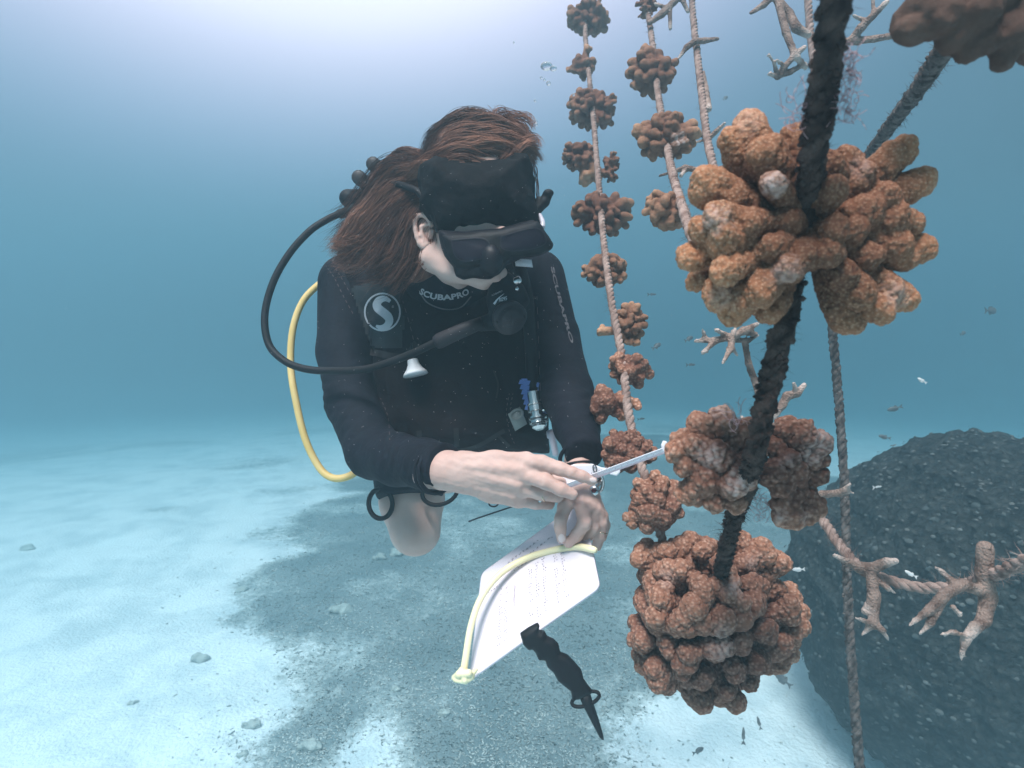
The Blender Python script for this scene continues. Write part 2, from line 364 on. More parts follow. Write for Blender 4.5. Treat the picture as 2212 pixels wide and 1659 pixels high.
def build_seabed():
    t = np.linspace(-1, 1, 520); xs = np.sinh(t * 4.2) / np.sinh(4.2) * 70; s = np.linspace(0, 1, 560)
    ys = .6 + np.sinh(s * 3.6) / np.sinh(3.6) * 90; ys = np.r_[np.linspace(-12, .55, 30), ys]
    X, Y = np.meshgrid(xs, ys, indexing='ij'); Z = ground_z(X, Y)
    V = np.stack([X, Y, Z], -1).reshape(-1, 3); nx, ny = X.shape; i = np.arange(nx - 1)[:, None] * ny; j = np.arange(ny - 1)[None]
    Q = np.stack([i + j, i + ny + j, i + ny + j + 1, i + j + 1], -1).reshape(-1, 4)
    m = bpy.data.materials.new('sand'); m.use_nodes = True; N, L = m.node_tree.nodes, m.node_tree.links; b = N['Principled BSDF']
    b.inputs['Roughness'].default_value = .95; b.inputs['Specular IOR Level'].default_value = .1
    tc = N.new('ShaderNodeTexCoord'); a = N.new('ShaderNodeAttribute'); a.attribute_name = 'rubble'
    n1 = N.new('ShaderNodeTexNoise'); n1.inputs['Scale'].default_value = 26; n1.inputs['Detail'].default_value = 7; n1.inputs['Distortion'].default_value = .8; L.new(tc.outputs['Object'], n1.inputs['Vector'])
    n1.inputs['Roughness'].default_value = .7
    # attribute + fine noise gives ragged edges to the weed and rubble
    ad = N.new('ShaderNodeMath'); ad.operation = 'MULTIPLY_ADD'; ad.inputs[1].default_value = 1.3; L.new(n1.outputs['Fac'], ad.inputs[0]); L.new(a.outputs['Fac'], ad.inputs[2])
    r = N.new('ShaderNodeValToRGB'); r.color_ramp.elements[0].position = .74; r.color_ramp.elements[1].position = 1.0; L.new(ad.outputs[0], r.inputs[0])
    ad.inputs[1].default_value = 1.3
    r.color_ramp.elements[0].position = .53; r.color_ramp.elements[1].position = .87; dv = N.new('ShaderNodeMath'); dv.operation = 'MULTIPLY'; dv.inputs[1].default_value = .65; L.new(ad.outputs[0], dv.inputs[0]); L.new(dv.outputs[0], r.inputs[0])
    r.color_ramp.elements[0].color = (.77, .82, .84, 1); r.color_ramp.elements[1].color = (.22, .265, .275, 1)
    e = r.color_ramp.elements.new(.69); e.color = (.44, .49, .49, 1)
    n3 = N.new('ShaderNodeTexNoise'); n3.inputs['Scale'].default_value = 2.6; n3.inputs['Detail'].default_value = 9; n3.inputs['Roughness'].default_value = .65; L.new(tc.outputs['Object'], n3.inputs['Vector'])
    r3 = N.new('ShaderNodeValToRGB'); r3.color_ramp.elements[0].position = .38; r3.color_ramp.elements[1].position = .56; r3.color_ramp.elements[0].color = (.74, .79, .81, 1); r3.color_ramp.elements[1].color = (1, 1, 1, 1); L.new(n3.outputs['Fac'], r3.inputs[0])
    m3 = N.new('ShaderNodeMix'); m3.data_type = 'RGBA'; m3.blend_type = 'MULTIPLY'; m3.inputs[0].default_value = 1; L.new(r.outputs[0], m3.inputs[6]); L.new(r3.outputs[0], m3.inputs[7])
    L.new(m3.outputs[2], b.inputs['Base Color'])
    n2 = N.new('ShaderNodeTexNoise'); n2.inputs['Scale'].default_value = 60; n2.inputs['Detail'].default_value = 6; L.new(tc.outputs['Object'], n2.inputs['Vector'])
    bp = N.new('ShaderNodeBump'); bp.inputs['Strength'].default_value = .8; bp.inputs['Distance'].default_value = .02; L.new(n2.outputs['Fac'], bp.inputs['Height']); L.new(bp.outputs[0], b.inputs['Normal'])
    o = mk('seabed', V, Q, m, attrs={'rubble': rubble_mask(X, Y).ravel()}, world=True)
    prop(o, 'pale sandy seabed with grey patches of rubble and weed', kind='structure')
build_seabed()
def chunks(n, fn, seed):
    """n small irregular lumps: fn(rng) -> centre, size vector, rotation"""
    base = np.array([[-1,-.6,-.5],[-.7,.7,-.5],[.8,.5,-.5],[.9,-.7,-.4],[-.8,-.5,.5],[-.9,.4,.4],[.6,.6,.6],[1,-.4,.5]])
    q = np.array([[3,2,1,0],[4,7,6,5],[0,1,5,4],[1,2,6,5],[2,3,7,6],[3,0,4,7]])[:, ::-1]; return base, q
def build_rubble():
    rng = np.random.default_rng(11); base, q = chunks(0, None, 0); Vs = []
    n = 90000; px = rng.uniform(350, 2000, n); py = 900 + 1150 * rng.random(n) ** .8
    v = np.stack([(px - CX) / F, -(py - CY) / F, -np.ones(n)], 1) @ RC.T; lo = np.zeros(n); hi = np.full(n, 60.0)
    for _ in range(30):
        t = (lo + hi) / 2; P = TC + v * t[:, None]; up = P[:, 2] > ground_z(P[:, 0], P[:, 1]); lo = np.where(up, t, lo); hi = np.where(up, hi, t)
    G = TC + v * t[:, None]
    mask = rubble_mask(G[:, 0], G[:, 1]); keep = (rng.random(n) < mask * .9 + .012) & (G[:, 1] < 9); G = G[keep][:34000]
    for g in G:
        s = rng.uniform(.0016, .0046) * (1 + .16 * g[1]) * np.array([rng.uniform(.9, 1.9), rng.uniform(.7, 1.1), rng.uniform(.3, .7)])
        a = rng.uniform(0, 6.28); ca, sa = math.cos(a), math.sin(a); b = base * s * rng.uniform(.7, 1.3, (8, 1))
        V = np.stack([b[:, 0] * ca - b[:, 1] * sa, b[:, 0] * sa + b[:, 1] * ca, b[:, 2] + b[:, 0] * rng.uniform(-.3, .3)], 1)
        g = g.copy(); g[2] = ground_z(g[0], g[1]) + s[2] * .3; Vs.append(V + g)
    k = len(Vs); V = np.vstack(Vs); Q = (q[None] + 8 * np.arange(k)[:, None, None]).reshape(-1, 4)
    o = mk('coral_rubble', V, Q, M['rubble'], world=True, smooth=False)
    prop(o, 'grey broken coral rubble strewn over the sand below the diver', 'rubble', kind='stuff')
build_rubble()
def rock(px, py, rx, ry, label, seed):
    g = ray_ground(px, py); d = -((g - TC) @ RC)[2]; w = rx * d / F; f = Field((-w * 1.3, -w * 1.3, -w), (w * 1.3, w * 1.3, w), w / 9)
    rng = np.random.default_rng(seed)
    f.ell((0, 0, 0), (w, w * ry, w * .45)); f.ell(rng.uniform(-.4, .4, 3) * w * [1, 1, .3], (w * .6, w * .5, w * .42), w * .2)
    f.noise(w * .12, w * .9, seed); V, Q = f.mesh(); a = rng.uniform(0, .6); V = V @ np.array([[math.cos(a), math.sin(a), 0], [-math.sin(a), math.cos(a), 0], [0, 0, 1]])
    g[2] = ground_z(g[0], g[1]) + w * .12
    prop(mk('stone', V + g, Q, M['stone'], world=True), label, 'stone', 'loose stones on the seabed')
for i, (px, py, rx, ry, lb) in enumerate([
    (522, 1276, 14, .6, 'dark stone on white sand at the left edge of the rubble patch'),
    (434, 1425, 22, .4, 'flat dark stone alone on bright sand lower left of the diver'),
    (288, 1519, 11, .4, 'small grey stone on bright sand nearest the bottom left corner'),
    (543, 1568, 20, .5, 'dark stone on the brightest sand beside the lower rubble edge'),
    (525, 1632, 13, .5, 'small stone on the sand at the very bottom of the photo'),
    (61, 1187, 16, .5, 'faint stone on hazy sand at the far left edge'),
    (820, 1208, 17, .35, 'long narrow grey stone just below left of the bare knee'),
    (860, 1196, 18, .7, 'round grey stone just below the bare knee'),
    (738, 1320, 26, .4, 'long grey lump in the middle of the rubble left of the slate'),
    (672, 1612, 26, .5, 'grey lump at the bottom edge of the rubble patch'),
    (959, 1541, 14, .6, 'dark bluish stone in rubble below the slate knot'),
    (855, 1490, 12, .6, 'small pinkish grey stone in rubble below left of the slate')]):
    rock(px, py, rx, ry, lb, i + 1)

# ---------------------------------------------------------------- boulder coral
def build_bommie():
    c = W(C(2170, 1330, 2.5)); c[2] = max(c[2], .35); rx = 430 * 2.5 / F
    f = Field(c - [rx * 1.15, rx * 1.15, c[2] + .15], c + [rx * 1.3, rx * 1.3, rx], .022)
    f.ell(c, (rx, rx, 385 * 2.5 / F)); f.ell(c + [.55, .5, .0], (.7, .7, .55), .2); f.noise(.015, .5, 3)
    f.noise(.014, .10, 4); V, Q = f.mesh()
    o = mk('boulder_coral', V, Q, M['bommie'], world=True)
    prop(o, 'huge dark rounded boulder coral dotted with pale polyps at lower right', 'coral')
    rng = np.random.default_rng(2); N = normals(V, Q); N = N if (N @ np.array([0, 0, 1]) * (V[:, 2] - c[2])).sum() > 0 else -N
    cand = np.where(N[:, 1] < .5)[0]; pick = rng.choice(cand, 5000); Vs, k = [], 0
    pts = V[pick] + rng.normal(0, .008, (len(pick), 3)); base = []
    for a in range(3):
        for b in range(8):
            ph = (a + .3) / 3 * math.pi / 2; base.append([math.sin(ph) * math.cos(b * math.pi / 4), math.sin(ph) * math.sin(b * math.pi / 4), math.cos(ph)])
    base = np.array([[0, 0, 1.]] + base); q = [[0, 1 + b, 1 + (b + 1) % 8] for b in range(8)]
    q = [[0, 1 + b, 1 + (b + 1) % 8, 1 + (b + 1) % 8] for b in range(8)]
    tr, qd = [[0, 1 + b, 1 + (b + 1) % 8] for b in range(8)], []
    for a in range(2):
        for b in range(8): qd.append([1 + a * 8 + b, 1 + (a + 1) * 8 + b, 1 + (a + 1) * 8 + (b + 1) % 8, 1 + a * 8 + (b + 1) % 8])
    Fs = []
    for p, n in zip(pts, N[pick]):
        s = rng.uniform(.0025, .0075) if rng.random() < .93 else rng.uniform(.008, .012); R = Vector(n).to_track_quat('Z', 'Y').to_matrix()
        V1 = (base * s * [1.3, 1, .7]) @ np.array(R).T + p; Vs.append(V1); Fs += [[x + k for x in t] for t in tr + qd]; k += len(base)
    p = mk('polyps', np.vstack(Vs), Fs, M['polyp'], parent=o, world=True); p['kind'] = 'stuff'
build_bommie()

# ---------------------------------------------------------------- ropes
def rope(path, dia, label, m, seed=0, fuzz=500, fl=.006, pitch=3.0, dark=False, lumps=0):
    P = spline([C(*p) for p in path], 60); seg = np.linalg.norm(np.diff(P, axis=0), axis=1); S = np.r_[0, np.cumsum(seg)]
    n = int(S[-1] / (dia * .22)) + 2; s = np.linspace(0, S[-1], n); P = np.stack([np.interp(s, S, P[:, c]) for c in range(3)], 1)
    rng = np.random.default_rng(seed); P = P + np.cumsum(rng.normal(0, dia * .010, P.shape), 0) * np.sin(np.linspace(0, np.pi, n))[:, None] * .5
    T, U, B = frames(P); parts = []
    for k in range(3):
        ph = s / (dia * pitch) * 2 * np.pi + k * 2 * np.pi / 3; off = dia * (.225 if dark else .245)
        Q = P + off * (np.cos(ph)[:, None] * U + np.sin(ph)[:, None] * B)
        rr = dia * .29 * (1 + .10 * np.interp(s, np.linspace(0, s[-1], max(3, int(s[-1] / dia))), rng.normal(0, 1, max(3, int(s[-1] / dia)))))
        tv, tf = tube(Q, rr, 10)
        tv = tv + rng.normal(0, dia * (.03 if dark else .014), tv.shape)
        parts.append((tv, tf))
    for i in range(fuzz):
        j = rng.integers(0, n); a = rng.uniform(0, 6.28); dvec = math.cos(a) * U[j] + math.sin(a) * B[j]
        p0 = P[j] + dvec * dia * .42; d = dvec + rng.normal(0, .6, 3); L = fl * rng.uniform(.3, 1.3); c = rng.normal(0, .4, 3)
        p1 = p0 + d * L * .5; p2 = p1 + (d + c) * L * .5; w = np.cross(d, T[j]); w = w / (np.linalg.norm(w) + 1e-9) * .00022
        parts.append((np.array([p0 - w, p0 + w, p1 + w * .8, p1 - w * .8, p2]), [[0, 1, 2, 3], [3, 2, 4]]))
    if lumps:
        sph, sq = lump_mesh()
        for i in range(lumps):
            j = rng.integers(0, n); a = rng.uniform(0, 6.28); dvec = math.cos(a) * U[j] + math.sin(a) * B[j]
            parts.append((sph * rng.uniform(.08, .2, 3) * dia + P[j] + dvec * dia * .46, sq))
    V, Fc = join(parts); o = mk('rope', V, Fc, m); return prop(o, label, 'rope')
def lump_mesh():
    V, Q = [], []
    for i in range(1, 4):
        for j in range(6):
            a = i * math.pi / 4; b = j * math.pi / 3; V.append([math.sin(a) * math.cos(b), math.sin(a) * math.sin(b), math.cos(a)])
    V += [[0, 0, 1], [0, 0, -1]]
    for i in range(2):
        for j in range(6): Q.append([i * 6 + j, (i + 1) * 6 + j, (i + 1) * 6 + (j + 1) % 6, i * 6 + (j + 1) % 6])
    for j in range(6): Q.append([18, j, (j + 1) % 6]); Q.append([19, 12 + (j + 1) % 6, 12 + j])
    return np.array(V), Q
ROPE_A = rope([(1812, -90, .33), (1797, 60, .355), (1780, 180, .375), (1762, 300, .40), (1740, 450, .44), (1715, 600, .45), (1697, 690, .455), (1665, 820, .475), (1637, 960, .50), (1612, 1050, .56), (1590, 1110, .62), (1562, 1220, .72), (1548, 1275, .79), (1535, 1340, .86)],
     .0176, 'thick dark overgrown rope in front running down through the three biggest corals', M['rope_dark'], 1, 2600, .006, 2.6, True, 700)
rope([(2110, -20, .40), (2060, 75, .48), (1985, 190, .62), (1925, 270, .78), (1868, 350, .98), (1820, 430, 1.12), (1798, 560, 1.18), (1800, 705, 1.18), (1812, 850, 1.18), (1826, 1050, 1.16), (1832, 1250, 1.12), (1842, 1450, 1.08), (1862, 1720, 1.02)],
     .0165, 'dark rope slanting from the top right coral and then hanging straight past the boulder coral', M['rope_grey'], 2, 2200, .0042, 2.6, True, 260)
rope([(1262, -40, 1.70), (1265, 80, 1.60), (1274, 180, 1.5), (1284, 290, 1.38), (1294, 400, 1.24), (1304, 520, 1.12), (1320, 650, 1.0), (1345, 780, .92), (1355, 880, .86), (1378, 985, .82), (1402, 1060, .79), (1425, 1150, .80), (1450, 1240, .86)],
     .0122, 'leftmost rope nearest the diver strung with many small brown corals', M['rope'], 3, 700, .006, 2.6)
rope([(1388, -40, 1.45), (1403, 50, 1.35), (1410, 110, 1.28), (1420, 200, 1.15), (1432, 270, 1.05), (1448, 360, .92), (1468, 430, .80), (1492, 500, .66), (1530, 580, .58)],
     .0122, 'second rope from the left with four brown corals ending behind the big orange coral', M['rope'], 4, 700, .006, 2.6)
rope([(1492, -40, 1.32), (1500, 60, 1.25), (1514, 180, 1.15), (1527, 290, 1.05), (1541, 360, .98), (1560, 450, .92)],
     .0130, 'thin twisted rope with spiky branch corals at top centre, no round corals', M['rope'], 5, 350, .005, 2.6)
rope([(1742, -50, 1.3), (1750, 60, 1.25), (1760, 160, 1.2), (1775, 300, 1.15)], .015, 'thin pale rope mostly hidden behind the thick dark rope at the top', M['rope'], 6, 200, .005, 2.6)
rope([(1700, 1050, .98), (1770, 1115, .92), (1810, 1170, .86), (1855, 1222, .80), (1900, 1246, .78), (1990, 1268, .76), (2080, 1264, .72), (2140, 1245, .66), (2230, 1205, .60), (2330, 1150, .55)],
     .0138, 'pale rope running sideways at the right in front of the boulder coral', M['rope'], 7, 900, .008, 2.8)

def wisps():
    rng = np.random.default_rng(12); ma = mat('algae', (.62, .38, .40), .7, trans=.3)
    for cx, cy, cd, n, rad in ((1826, 165, .375, 46, 26), (1832, 230, .385, 26, 22), (1722, 250, .39, 22, 22), (1838, 120, .37, 14, 14), (1640, 1090, .60, 26, 16), (1588, 900, .50, 14, 12)):
        parts = []
        for i in range(n):
            p = np.array([cx + rng.normal(0, rad * .5), cy + rng.normal(0, rad * .9)]); pts = [C(*p, cd)]; a = rng.uniform(0, 6.28); da = rng.normal(0, .5)
            for k in range(rng.integers(5, 10)): a += da + rng.normal(0, .2); p = p + 6 * np.array([math.cos(a), math.sin(a)]); pts.append(C(*p, cd + rng.normal(0, .004)))
            parts.append(tube(np.array(pts), .00022, 4, False))
        V, Q = joinq(parts); mk('algae_wisps', V, Q, ma, ROPE_A)
wisps()

# ---------------------------------------------------------------- round corals
def smoothmask(V, pts):
    m = np.zeros(len(V))
    for c, r, a in pts:
        d = np.linalg.norm(V - c, axis=1); m = np.maximum(m, a * np.clip((1.1 - d / r) * 1.0 + .35 * np.sin(V[:, 0] * 700 + 3 * np.sin(V[:, 1] * 500)) * np.sin(V[:, 1] * 620), 0, 1) * (d < r * 1.3))
    return np.clip(m, 0, 1)
def coral_from_caps(caps, ctr, rmax, h, k, label, material, nz=(.0, .0), bump=None, pale=(), seed=0, tipgain=1.0, group='round corals growing on the ropes', relax_it=1):
    P = [c[0] for c in caps] + [c[1] for c in caps]; R = [c[2] for c in caps] + [c[3] for c in caps]; lo, hi = bounds(P, R)
    f = Field(lo - k * .3, hi + k * .3, h)
    for a, b, ra, rb in caps: f.cap(a, b, ra, rb, k)
    if nz[0]: f.noise(nz[0], nz[1], seed)
    V, Q = f.mesh(); V = relax(V, Q, relax_it, .5); bv = np.zeros(len(V))
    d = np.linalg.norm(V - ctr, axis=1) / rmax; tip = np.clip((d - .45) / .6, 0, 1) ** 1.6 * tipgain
    if bump: V, bv = bumps(V, Q, bump[0], bump[1], seed)
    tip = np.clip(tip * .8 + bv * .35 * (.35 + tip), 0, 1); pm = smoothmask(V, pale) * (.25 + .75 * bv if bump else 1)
    o = mk('round_coral', V, Q, material, attrs={'tip': tip, 'pale': np.clip(pm, 0, 1)}); return prop(o, label, 'coral', group)
def colony(x, y, d, rx, ry, n, label, seed, h=.0022, lobe=.27, dz=.85, extra=(), bump=None, mat_=None, k=.2, sub=3, gap=0.0, nzs=1.0, pale=()):
    """random cauliflower colony filling an ellipse of rx, ry px"""
    rng = np.random.default_rng(seed); c = C(x, y, d); s = d / F; caps = []; ga = math.pi * (3 - math.sqrt(5)); off = rng.uniform(0, 6.28)
    rx *= 1.2; ry *= 1.16; rm = min(rx, ry) * s
    for i in range(n):
        z = 1 - 2 * (i + .5) / n; th = i * ga + off; r = math.sqrt(1 - z * z); u = np.array([r * math.cos(th), r * math.sin(th), z]) + rng.normal(0, .16, 3); u /= np.linalg.norm(u)
        if rng.random() < gap: continue
        ex = np.array([rx * s, ry * s, rm * dz]); L = rng.uniform(.72, 1.0); rl = rm * lobe * rng.uniform(.8, 1.2)
        tip = c + u * (ex * L - rl); a = c + u * ex * .2; caps.append((a, tip - u * rl * .8, rl * .62, rl * .66))
        t1 = np.cross(u, rng.normal(size=3)); t1 /= np.linalg.norm(t1); t2 = np.cross(u, t1)
        for q in range(sub):
            an = q * 2 * math.pi / sub + rng.uniform(-.4, .4); w = (math.cos(an) * t1 + math.sin(an) * t2 * rng.uniform(.5, 1)) * rl * rng.uniform(.6, .95)
            caps.append((tip - u * rl * 1.1 + w * .35, tip + w + u * rl * rng.uniform(-.25, .3), rl * .42, rl * rng.uniform(.40, .56)))
    for (ax, ay, bx, by, r, dd) in extra:
        A = C(ax, ay, d); B = C(bx, by, d + dd); caps.append((A, B, r * s * .5, r * s * .7))
        for q in range(6): w = rng.normal(size=3); w /= np.linalg.norm(w); caps.append((B, B + w * r * s * .75, r * s * .4, r * s * rng.uniform(.36, .5)))
    return coral_from_caps(caps, c, max(rx, ry) * s, h, rm * lobe * k, label, mat_ or M['coral_far'], (rm * .008 * nzs, rm * .25), bump, pale=[(C(px, py, d + e), r * s, a) for px, py, e, r, a in pale], seed=seed)
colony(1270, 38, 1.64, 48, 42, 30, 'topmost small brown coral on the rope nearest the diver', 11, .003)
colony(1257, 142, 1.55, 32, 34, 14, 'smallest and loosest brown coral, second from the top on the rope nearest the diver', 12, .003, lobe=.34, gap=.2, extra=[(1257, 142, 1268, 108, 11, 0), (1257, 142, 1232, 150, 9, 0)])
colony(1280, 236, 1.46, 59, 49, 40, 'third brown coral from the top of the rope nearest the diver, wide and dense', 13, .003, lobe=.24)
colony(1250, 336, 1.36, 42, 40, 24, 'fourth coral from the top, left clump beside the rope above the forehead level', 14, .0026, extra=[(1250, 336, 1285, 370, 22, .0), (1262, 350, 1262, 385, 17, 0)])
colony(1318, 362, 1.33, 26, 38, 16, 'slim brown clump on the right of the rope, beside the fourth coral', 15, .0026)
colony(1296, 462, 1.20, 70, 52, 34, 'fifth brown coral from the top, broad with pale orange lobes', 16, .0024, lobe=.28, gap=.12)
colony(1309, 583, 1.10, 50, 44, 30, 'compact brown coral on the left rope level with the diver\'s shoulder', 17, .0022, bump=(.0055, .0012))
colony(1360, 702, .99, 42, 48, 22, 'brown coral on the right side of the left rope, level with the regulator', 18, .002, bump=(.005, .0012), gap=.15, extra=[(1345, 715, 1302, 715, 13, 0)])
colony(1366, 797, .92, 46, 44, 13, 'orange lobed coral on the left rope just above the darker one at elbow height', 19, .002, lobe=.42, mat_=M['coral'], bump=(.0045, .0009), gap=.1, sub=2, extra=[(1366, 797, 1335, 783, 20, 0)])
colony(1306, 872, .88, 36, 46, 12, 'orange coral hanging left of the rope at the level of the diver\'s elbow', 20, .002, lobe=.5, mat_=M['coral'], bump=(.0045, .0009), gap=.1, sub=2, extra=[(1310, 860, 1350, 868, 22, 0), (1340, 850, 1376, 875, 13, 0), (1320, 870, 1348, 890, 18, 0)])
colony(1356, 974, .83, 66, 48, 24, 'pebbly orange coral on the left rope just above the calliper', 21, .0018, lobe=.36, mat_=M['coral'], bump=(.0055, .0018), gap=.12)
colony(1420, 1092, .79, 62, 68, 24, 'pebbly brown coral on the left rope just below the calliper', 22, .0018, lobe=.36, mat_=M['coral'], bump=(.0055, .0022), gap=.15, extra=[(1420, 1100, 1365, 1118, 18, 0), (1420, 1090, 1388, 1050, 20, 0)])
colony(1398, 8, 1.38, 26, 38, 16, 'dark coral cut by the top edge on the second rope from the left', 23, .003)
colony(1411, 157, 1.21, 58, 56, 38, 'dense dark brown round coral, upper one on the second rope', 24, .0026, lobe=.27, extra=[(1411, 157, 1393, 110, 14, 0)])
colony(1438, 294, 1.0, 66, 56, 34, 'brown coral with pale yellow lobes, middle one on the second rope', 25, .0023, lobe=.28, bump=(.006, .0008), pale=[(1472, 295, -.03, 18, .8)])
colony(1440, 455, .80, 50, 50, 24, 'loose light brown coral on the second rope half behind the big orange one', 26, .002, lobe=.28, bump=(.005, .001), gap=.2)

def big_coral(ctr, base_d, lobes, label, seed, bump, pale, h, k, core=(), nz=.0012, m=None, ridge=0.0):
    s = base_d / F; c = C(ctr[0], ctr[1], base_d); caps = []; rng = np.random.default_rng(seed)
    for x, y, r, z in lobes:                # z: px towards the camera
        t = C(x, y, base_d - z * s); st = c + (t - c) * .25; rr = r * s; u = (t - c) / (np.linalg.norm(t - c) + 1e-9)
        caps.append((st, t - u * rr * .35, rr * .52, rr * .82))
        if ridge:
            w = np.cross(u, rng.normal(size=3)); w /= np.linalg.norm(w) + 1e-9
            for e in (-1, 1): caps.append((t - u * rr * 1.1, t + w * e * rr * ridge * rng.uniform(.6, 1.2) - u * rr * rng.uniform(0, .4), rr * .5, rr * rng.uniform(.55, .75)))
        for q in range(3):
            w = np.cross(u, rng.normal(size=3)); w /= np.linalg.norm(w) + 1e-9
            caps.append((t - u * rr * .7 + w * rr * .15, t + w * rr * rng.uniform(.15, .38) + u * rr * rng.uniform(-.25, .2), rr * .55, rr * rng.uniform(.5, .66)))
    for x, y, r, z in core: p = C(x, y, base_d - z * s); caps.append((p, p + 1e-4, r * s, r * s))
    rmax = max(np.linalg.norm(C(x, y, base_d) - c) + r * s for x, y, r, z in lobes)
    return coral_from_caps(caps, c, rmax, h, k, label, m or M['coral'], (nz, .012), bump, pale=[(C(x, y, base_d - z * s), r * s, a) for x, y, z, r, a in pale], seed=seed)
A1 = [(1612, 272, 44, 0), (1580, 300, 34, 0), (1588, 335, 34, -10), (1652, 335, 50, 55), (1715, 292, 30, -10), (1518, 402, 52, 20), (1575, 425, 36, 30), (1668, 396, 30, 95), (1790, 362, 50, 45), (1835, 350, 40, 30),
      (1862, 385, 36, 40), (1900, 365, 36, 10), (1945, 325, 36, 0), (1925, 345, 36, 5), (1988, 392, 36, -5), (1965, 405, 36, 0), (1915, 425, 38, 45), (1878, 455, 42, 60), (1935, 470, 40, 40), (1965, 485, 34, 20), (1940, 530, 42, 25),
      (1995, 540, 34, 5), (1960, 560, 36, 15), (1805, 408, 30, 100), (1808, 495, 28, 105), (1795, 545, 34, 95), (1545, 470, 34, 70), (1515, 500, 34, 30), (1485, 558, 34, 0), (1555, 520, 44, 60), (1560, 590, 34, 70), (1545, 640, 40, 10), (1598, 655, 40, 20),
      (1575, 680, 34, 0), (1660, 672, 40, 15), (1640, 625, 44, 55), (1700, 585, 38, 80), (1740, 560, 40, 75), (1665, 540, 33, 80), (1700, 480, 33, 70), (1620, 480, 33, 75), (1820, 600, 33, 65), (1855, 640, 46, 30), (1830, 695, 38, -5),
      (1808, 670, 32, 5), (1925, 640, 44, 10), (1955, 645, 30, 0), (1890, 670, 42, 10), (1745, 420, 33, 55), (1880, 560, 33, 50), (1500, 612, 24, -70), (1850, 500, 33, 70)]
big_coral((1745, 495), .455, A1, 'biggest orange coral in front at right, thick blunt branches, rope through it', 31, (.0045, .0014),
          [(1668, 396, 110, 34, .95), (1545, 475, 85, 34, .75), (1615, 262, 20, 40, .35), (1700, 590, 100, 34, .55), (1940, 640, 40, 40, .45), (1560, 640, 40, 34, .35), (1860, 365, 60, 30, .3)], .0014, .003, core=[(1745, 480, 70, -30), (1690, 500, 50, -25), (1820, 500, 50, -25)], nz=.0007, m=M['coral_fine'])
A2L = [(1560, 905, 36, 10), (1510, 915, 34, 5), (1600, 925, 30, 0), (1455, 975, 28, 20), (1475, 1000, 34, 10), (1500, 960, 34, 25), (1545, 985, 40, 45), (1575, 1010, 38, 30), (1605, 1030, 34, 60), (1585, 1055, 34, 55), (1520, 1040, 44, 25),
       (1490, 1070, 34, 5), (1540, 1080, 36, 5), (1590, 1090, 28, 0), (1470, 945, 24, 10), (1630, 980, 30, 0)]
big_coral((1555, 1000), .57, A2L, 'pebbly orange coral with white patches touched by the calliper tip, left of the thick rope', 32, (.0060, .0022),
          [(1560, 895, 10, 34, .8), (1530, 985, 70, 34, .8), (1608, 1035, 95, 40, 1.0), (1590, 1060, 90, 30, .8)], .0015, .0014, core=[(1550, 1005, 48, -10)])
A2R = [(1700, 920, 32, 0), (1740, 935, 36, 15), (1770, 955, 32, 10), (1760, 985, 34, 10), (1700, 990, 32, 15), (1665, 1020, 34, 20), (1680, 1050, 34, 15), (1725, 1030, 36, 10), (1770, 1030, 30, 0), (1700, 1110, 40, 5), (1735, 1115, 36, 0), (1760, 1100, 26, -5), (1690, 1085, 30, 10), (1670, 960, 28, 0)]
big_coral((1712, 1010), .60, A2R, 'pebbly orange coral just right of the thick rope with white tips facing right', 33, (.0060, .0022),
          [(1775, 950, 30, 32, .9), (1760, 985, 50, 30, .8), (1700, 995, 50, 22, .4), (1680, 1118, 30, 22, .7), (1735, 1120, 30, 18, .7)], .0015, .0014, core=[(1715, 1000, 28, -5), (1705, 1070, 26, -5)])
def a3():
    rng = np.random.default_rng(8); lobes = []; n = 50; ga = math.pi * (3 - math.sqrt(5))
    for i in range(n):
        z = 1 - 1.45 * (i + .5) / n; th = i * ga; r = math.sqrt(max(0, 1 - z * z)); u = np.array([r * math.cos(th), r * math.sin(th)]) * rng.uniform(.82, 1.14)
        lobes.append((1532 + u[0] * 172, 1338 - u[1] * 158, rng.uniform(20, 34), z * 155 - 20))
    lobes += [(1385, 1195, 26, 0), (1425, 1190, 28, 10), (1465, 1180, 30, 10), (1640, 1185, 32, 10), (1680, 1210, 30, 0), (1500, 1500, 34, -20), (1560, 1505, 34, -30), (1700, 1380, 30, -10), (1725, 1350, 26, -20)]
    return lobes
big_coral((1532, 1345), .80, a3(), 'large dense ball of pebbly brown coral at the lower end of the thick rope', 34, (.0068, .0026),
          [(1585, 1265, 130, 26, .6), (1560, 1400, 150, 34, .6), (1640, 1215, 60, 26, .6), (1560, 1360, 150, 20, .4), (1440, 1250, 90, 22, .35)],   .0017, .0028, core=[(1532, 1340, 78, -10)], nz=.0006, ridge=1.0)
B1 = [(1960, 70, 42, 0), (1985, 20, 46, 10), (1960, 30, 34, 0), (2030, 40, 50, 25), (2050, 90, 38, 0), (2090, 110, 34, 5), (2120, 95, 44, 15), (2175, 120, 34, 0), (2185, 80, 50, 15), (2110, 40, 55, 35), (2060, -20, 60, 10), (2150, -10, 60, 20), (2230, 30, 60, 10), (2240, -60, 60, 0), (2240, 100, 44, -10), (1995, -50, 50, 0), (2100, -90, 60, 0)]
big_coral((2110, -20), .40, B1, 'dark shaded coral filling the top right corner', 35, (.004, .0006), [], .0019, .002, core=[(2110, -30, 80, 0)], nz=.0008, m=M['coral_shaded'])

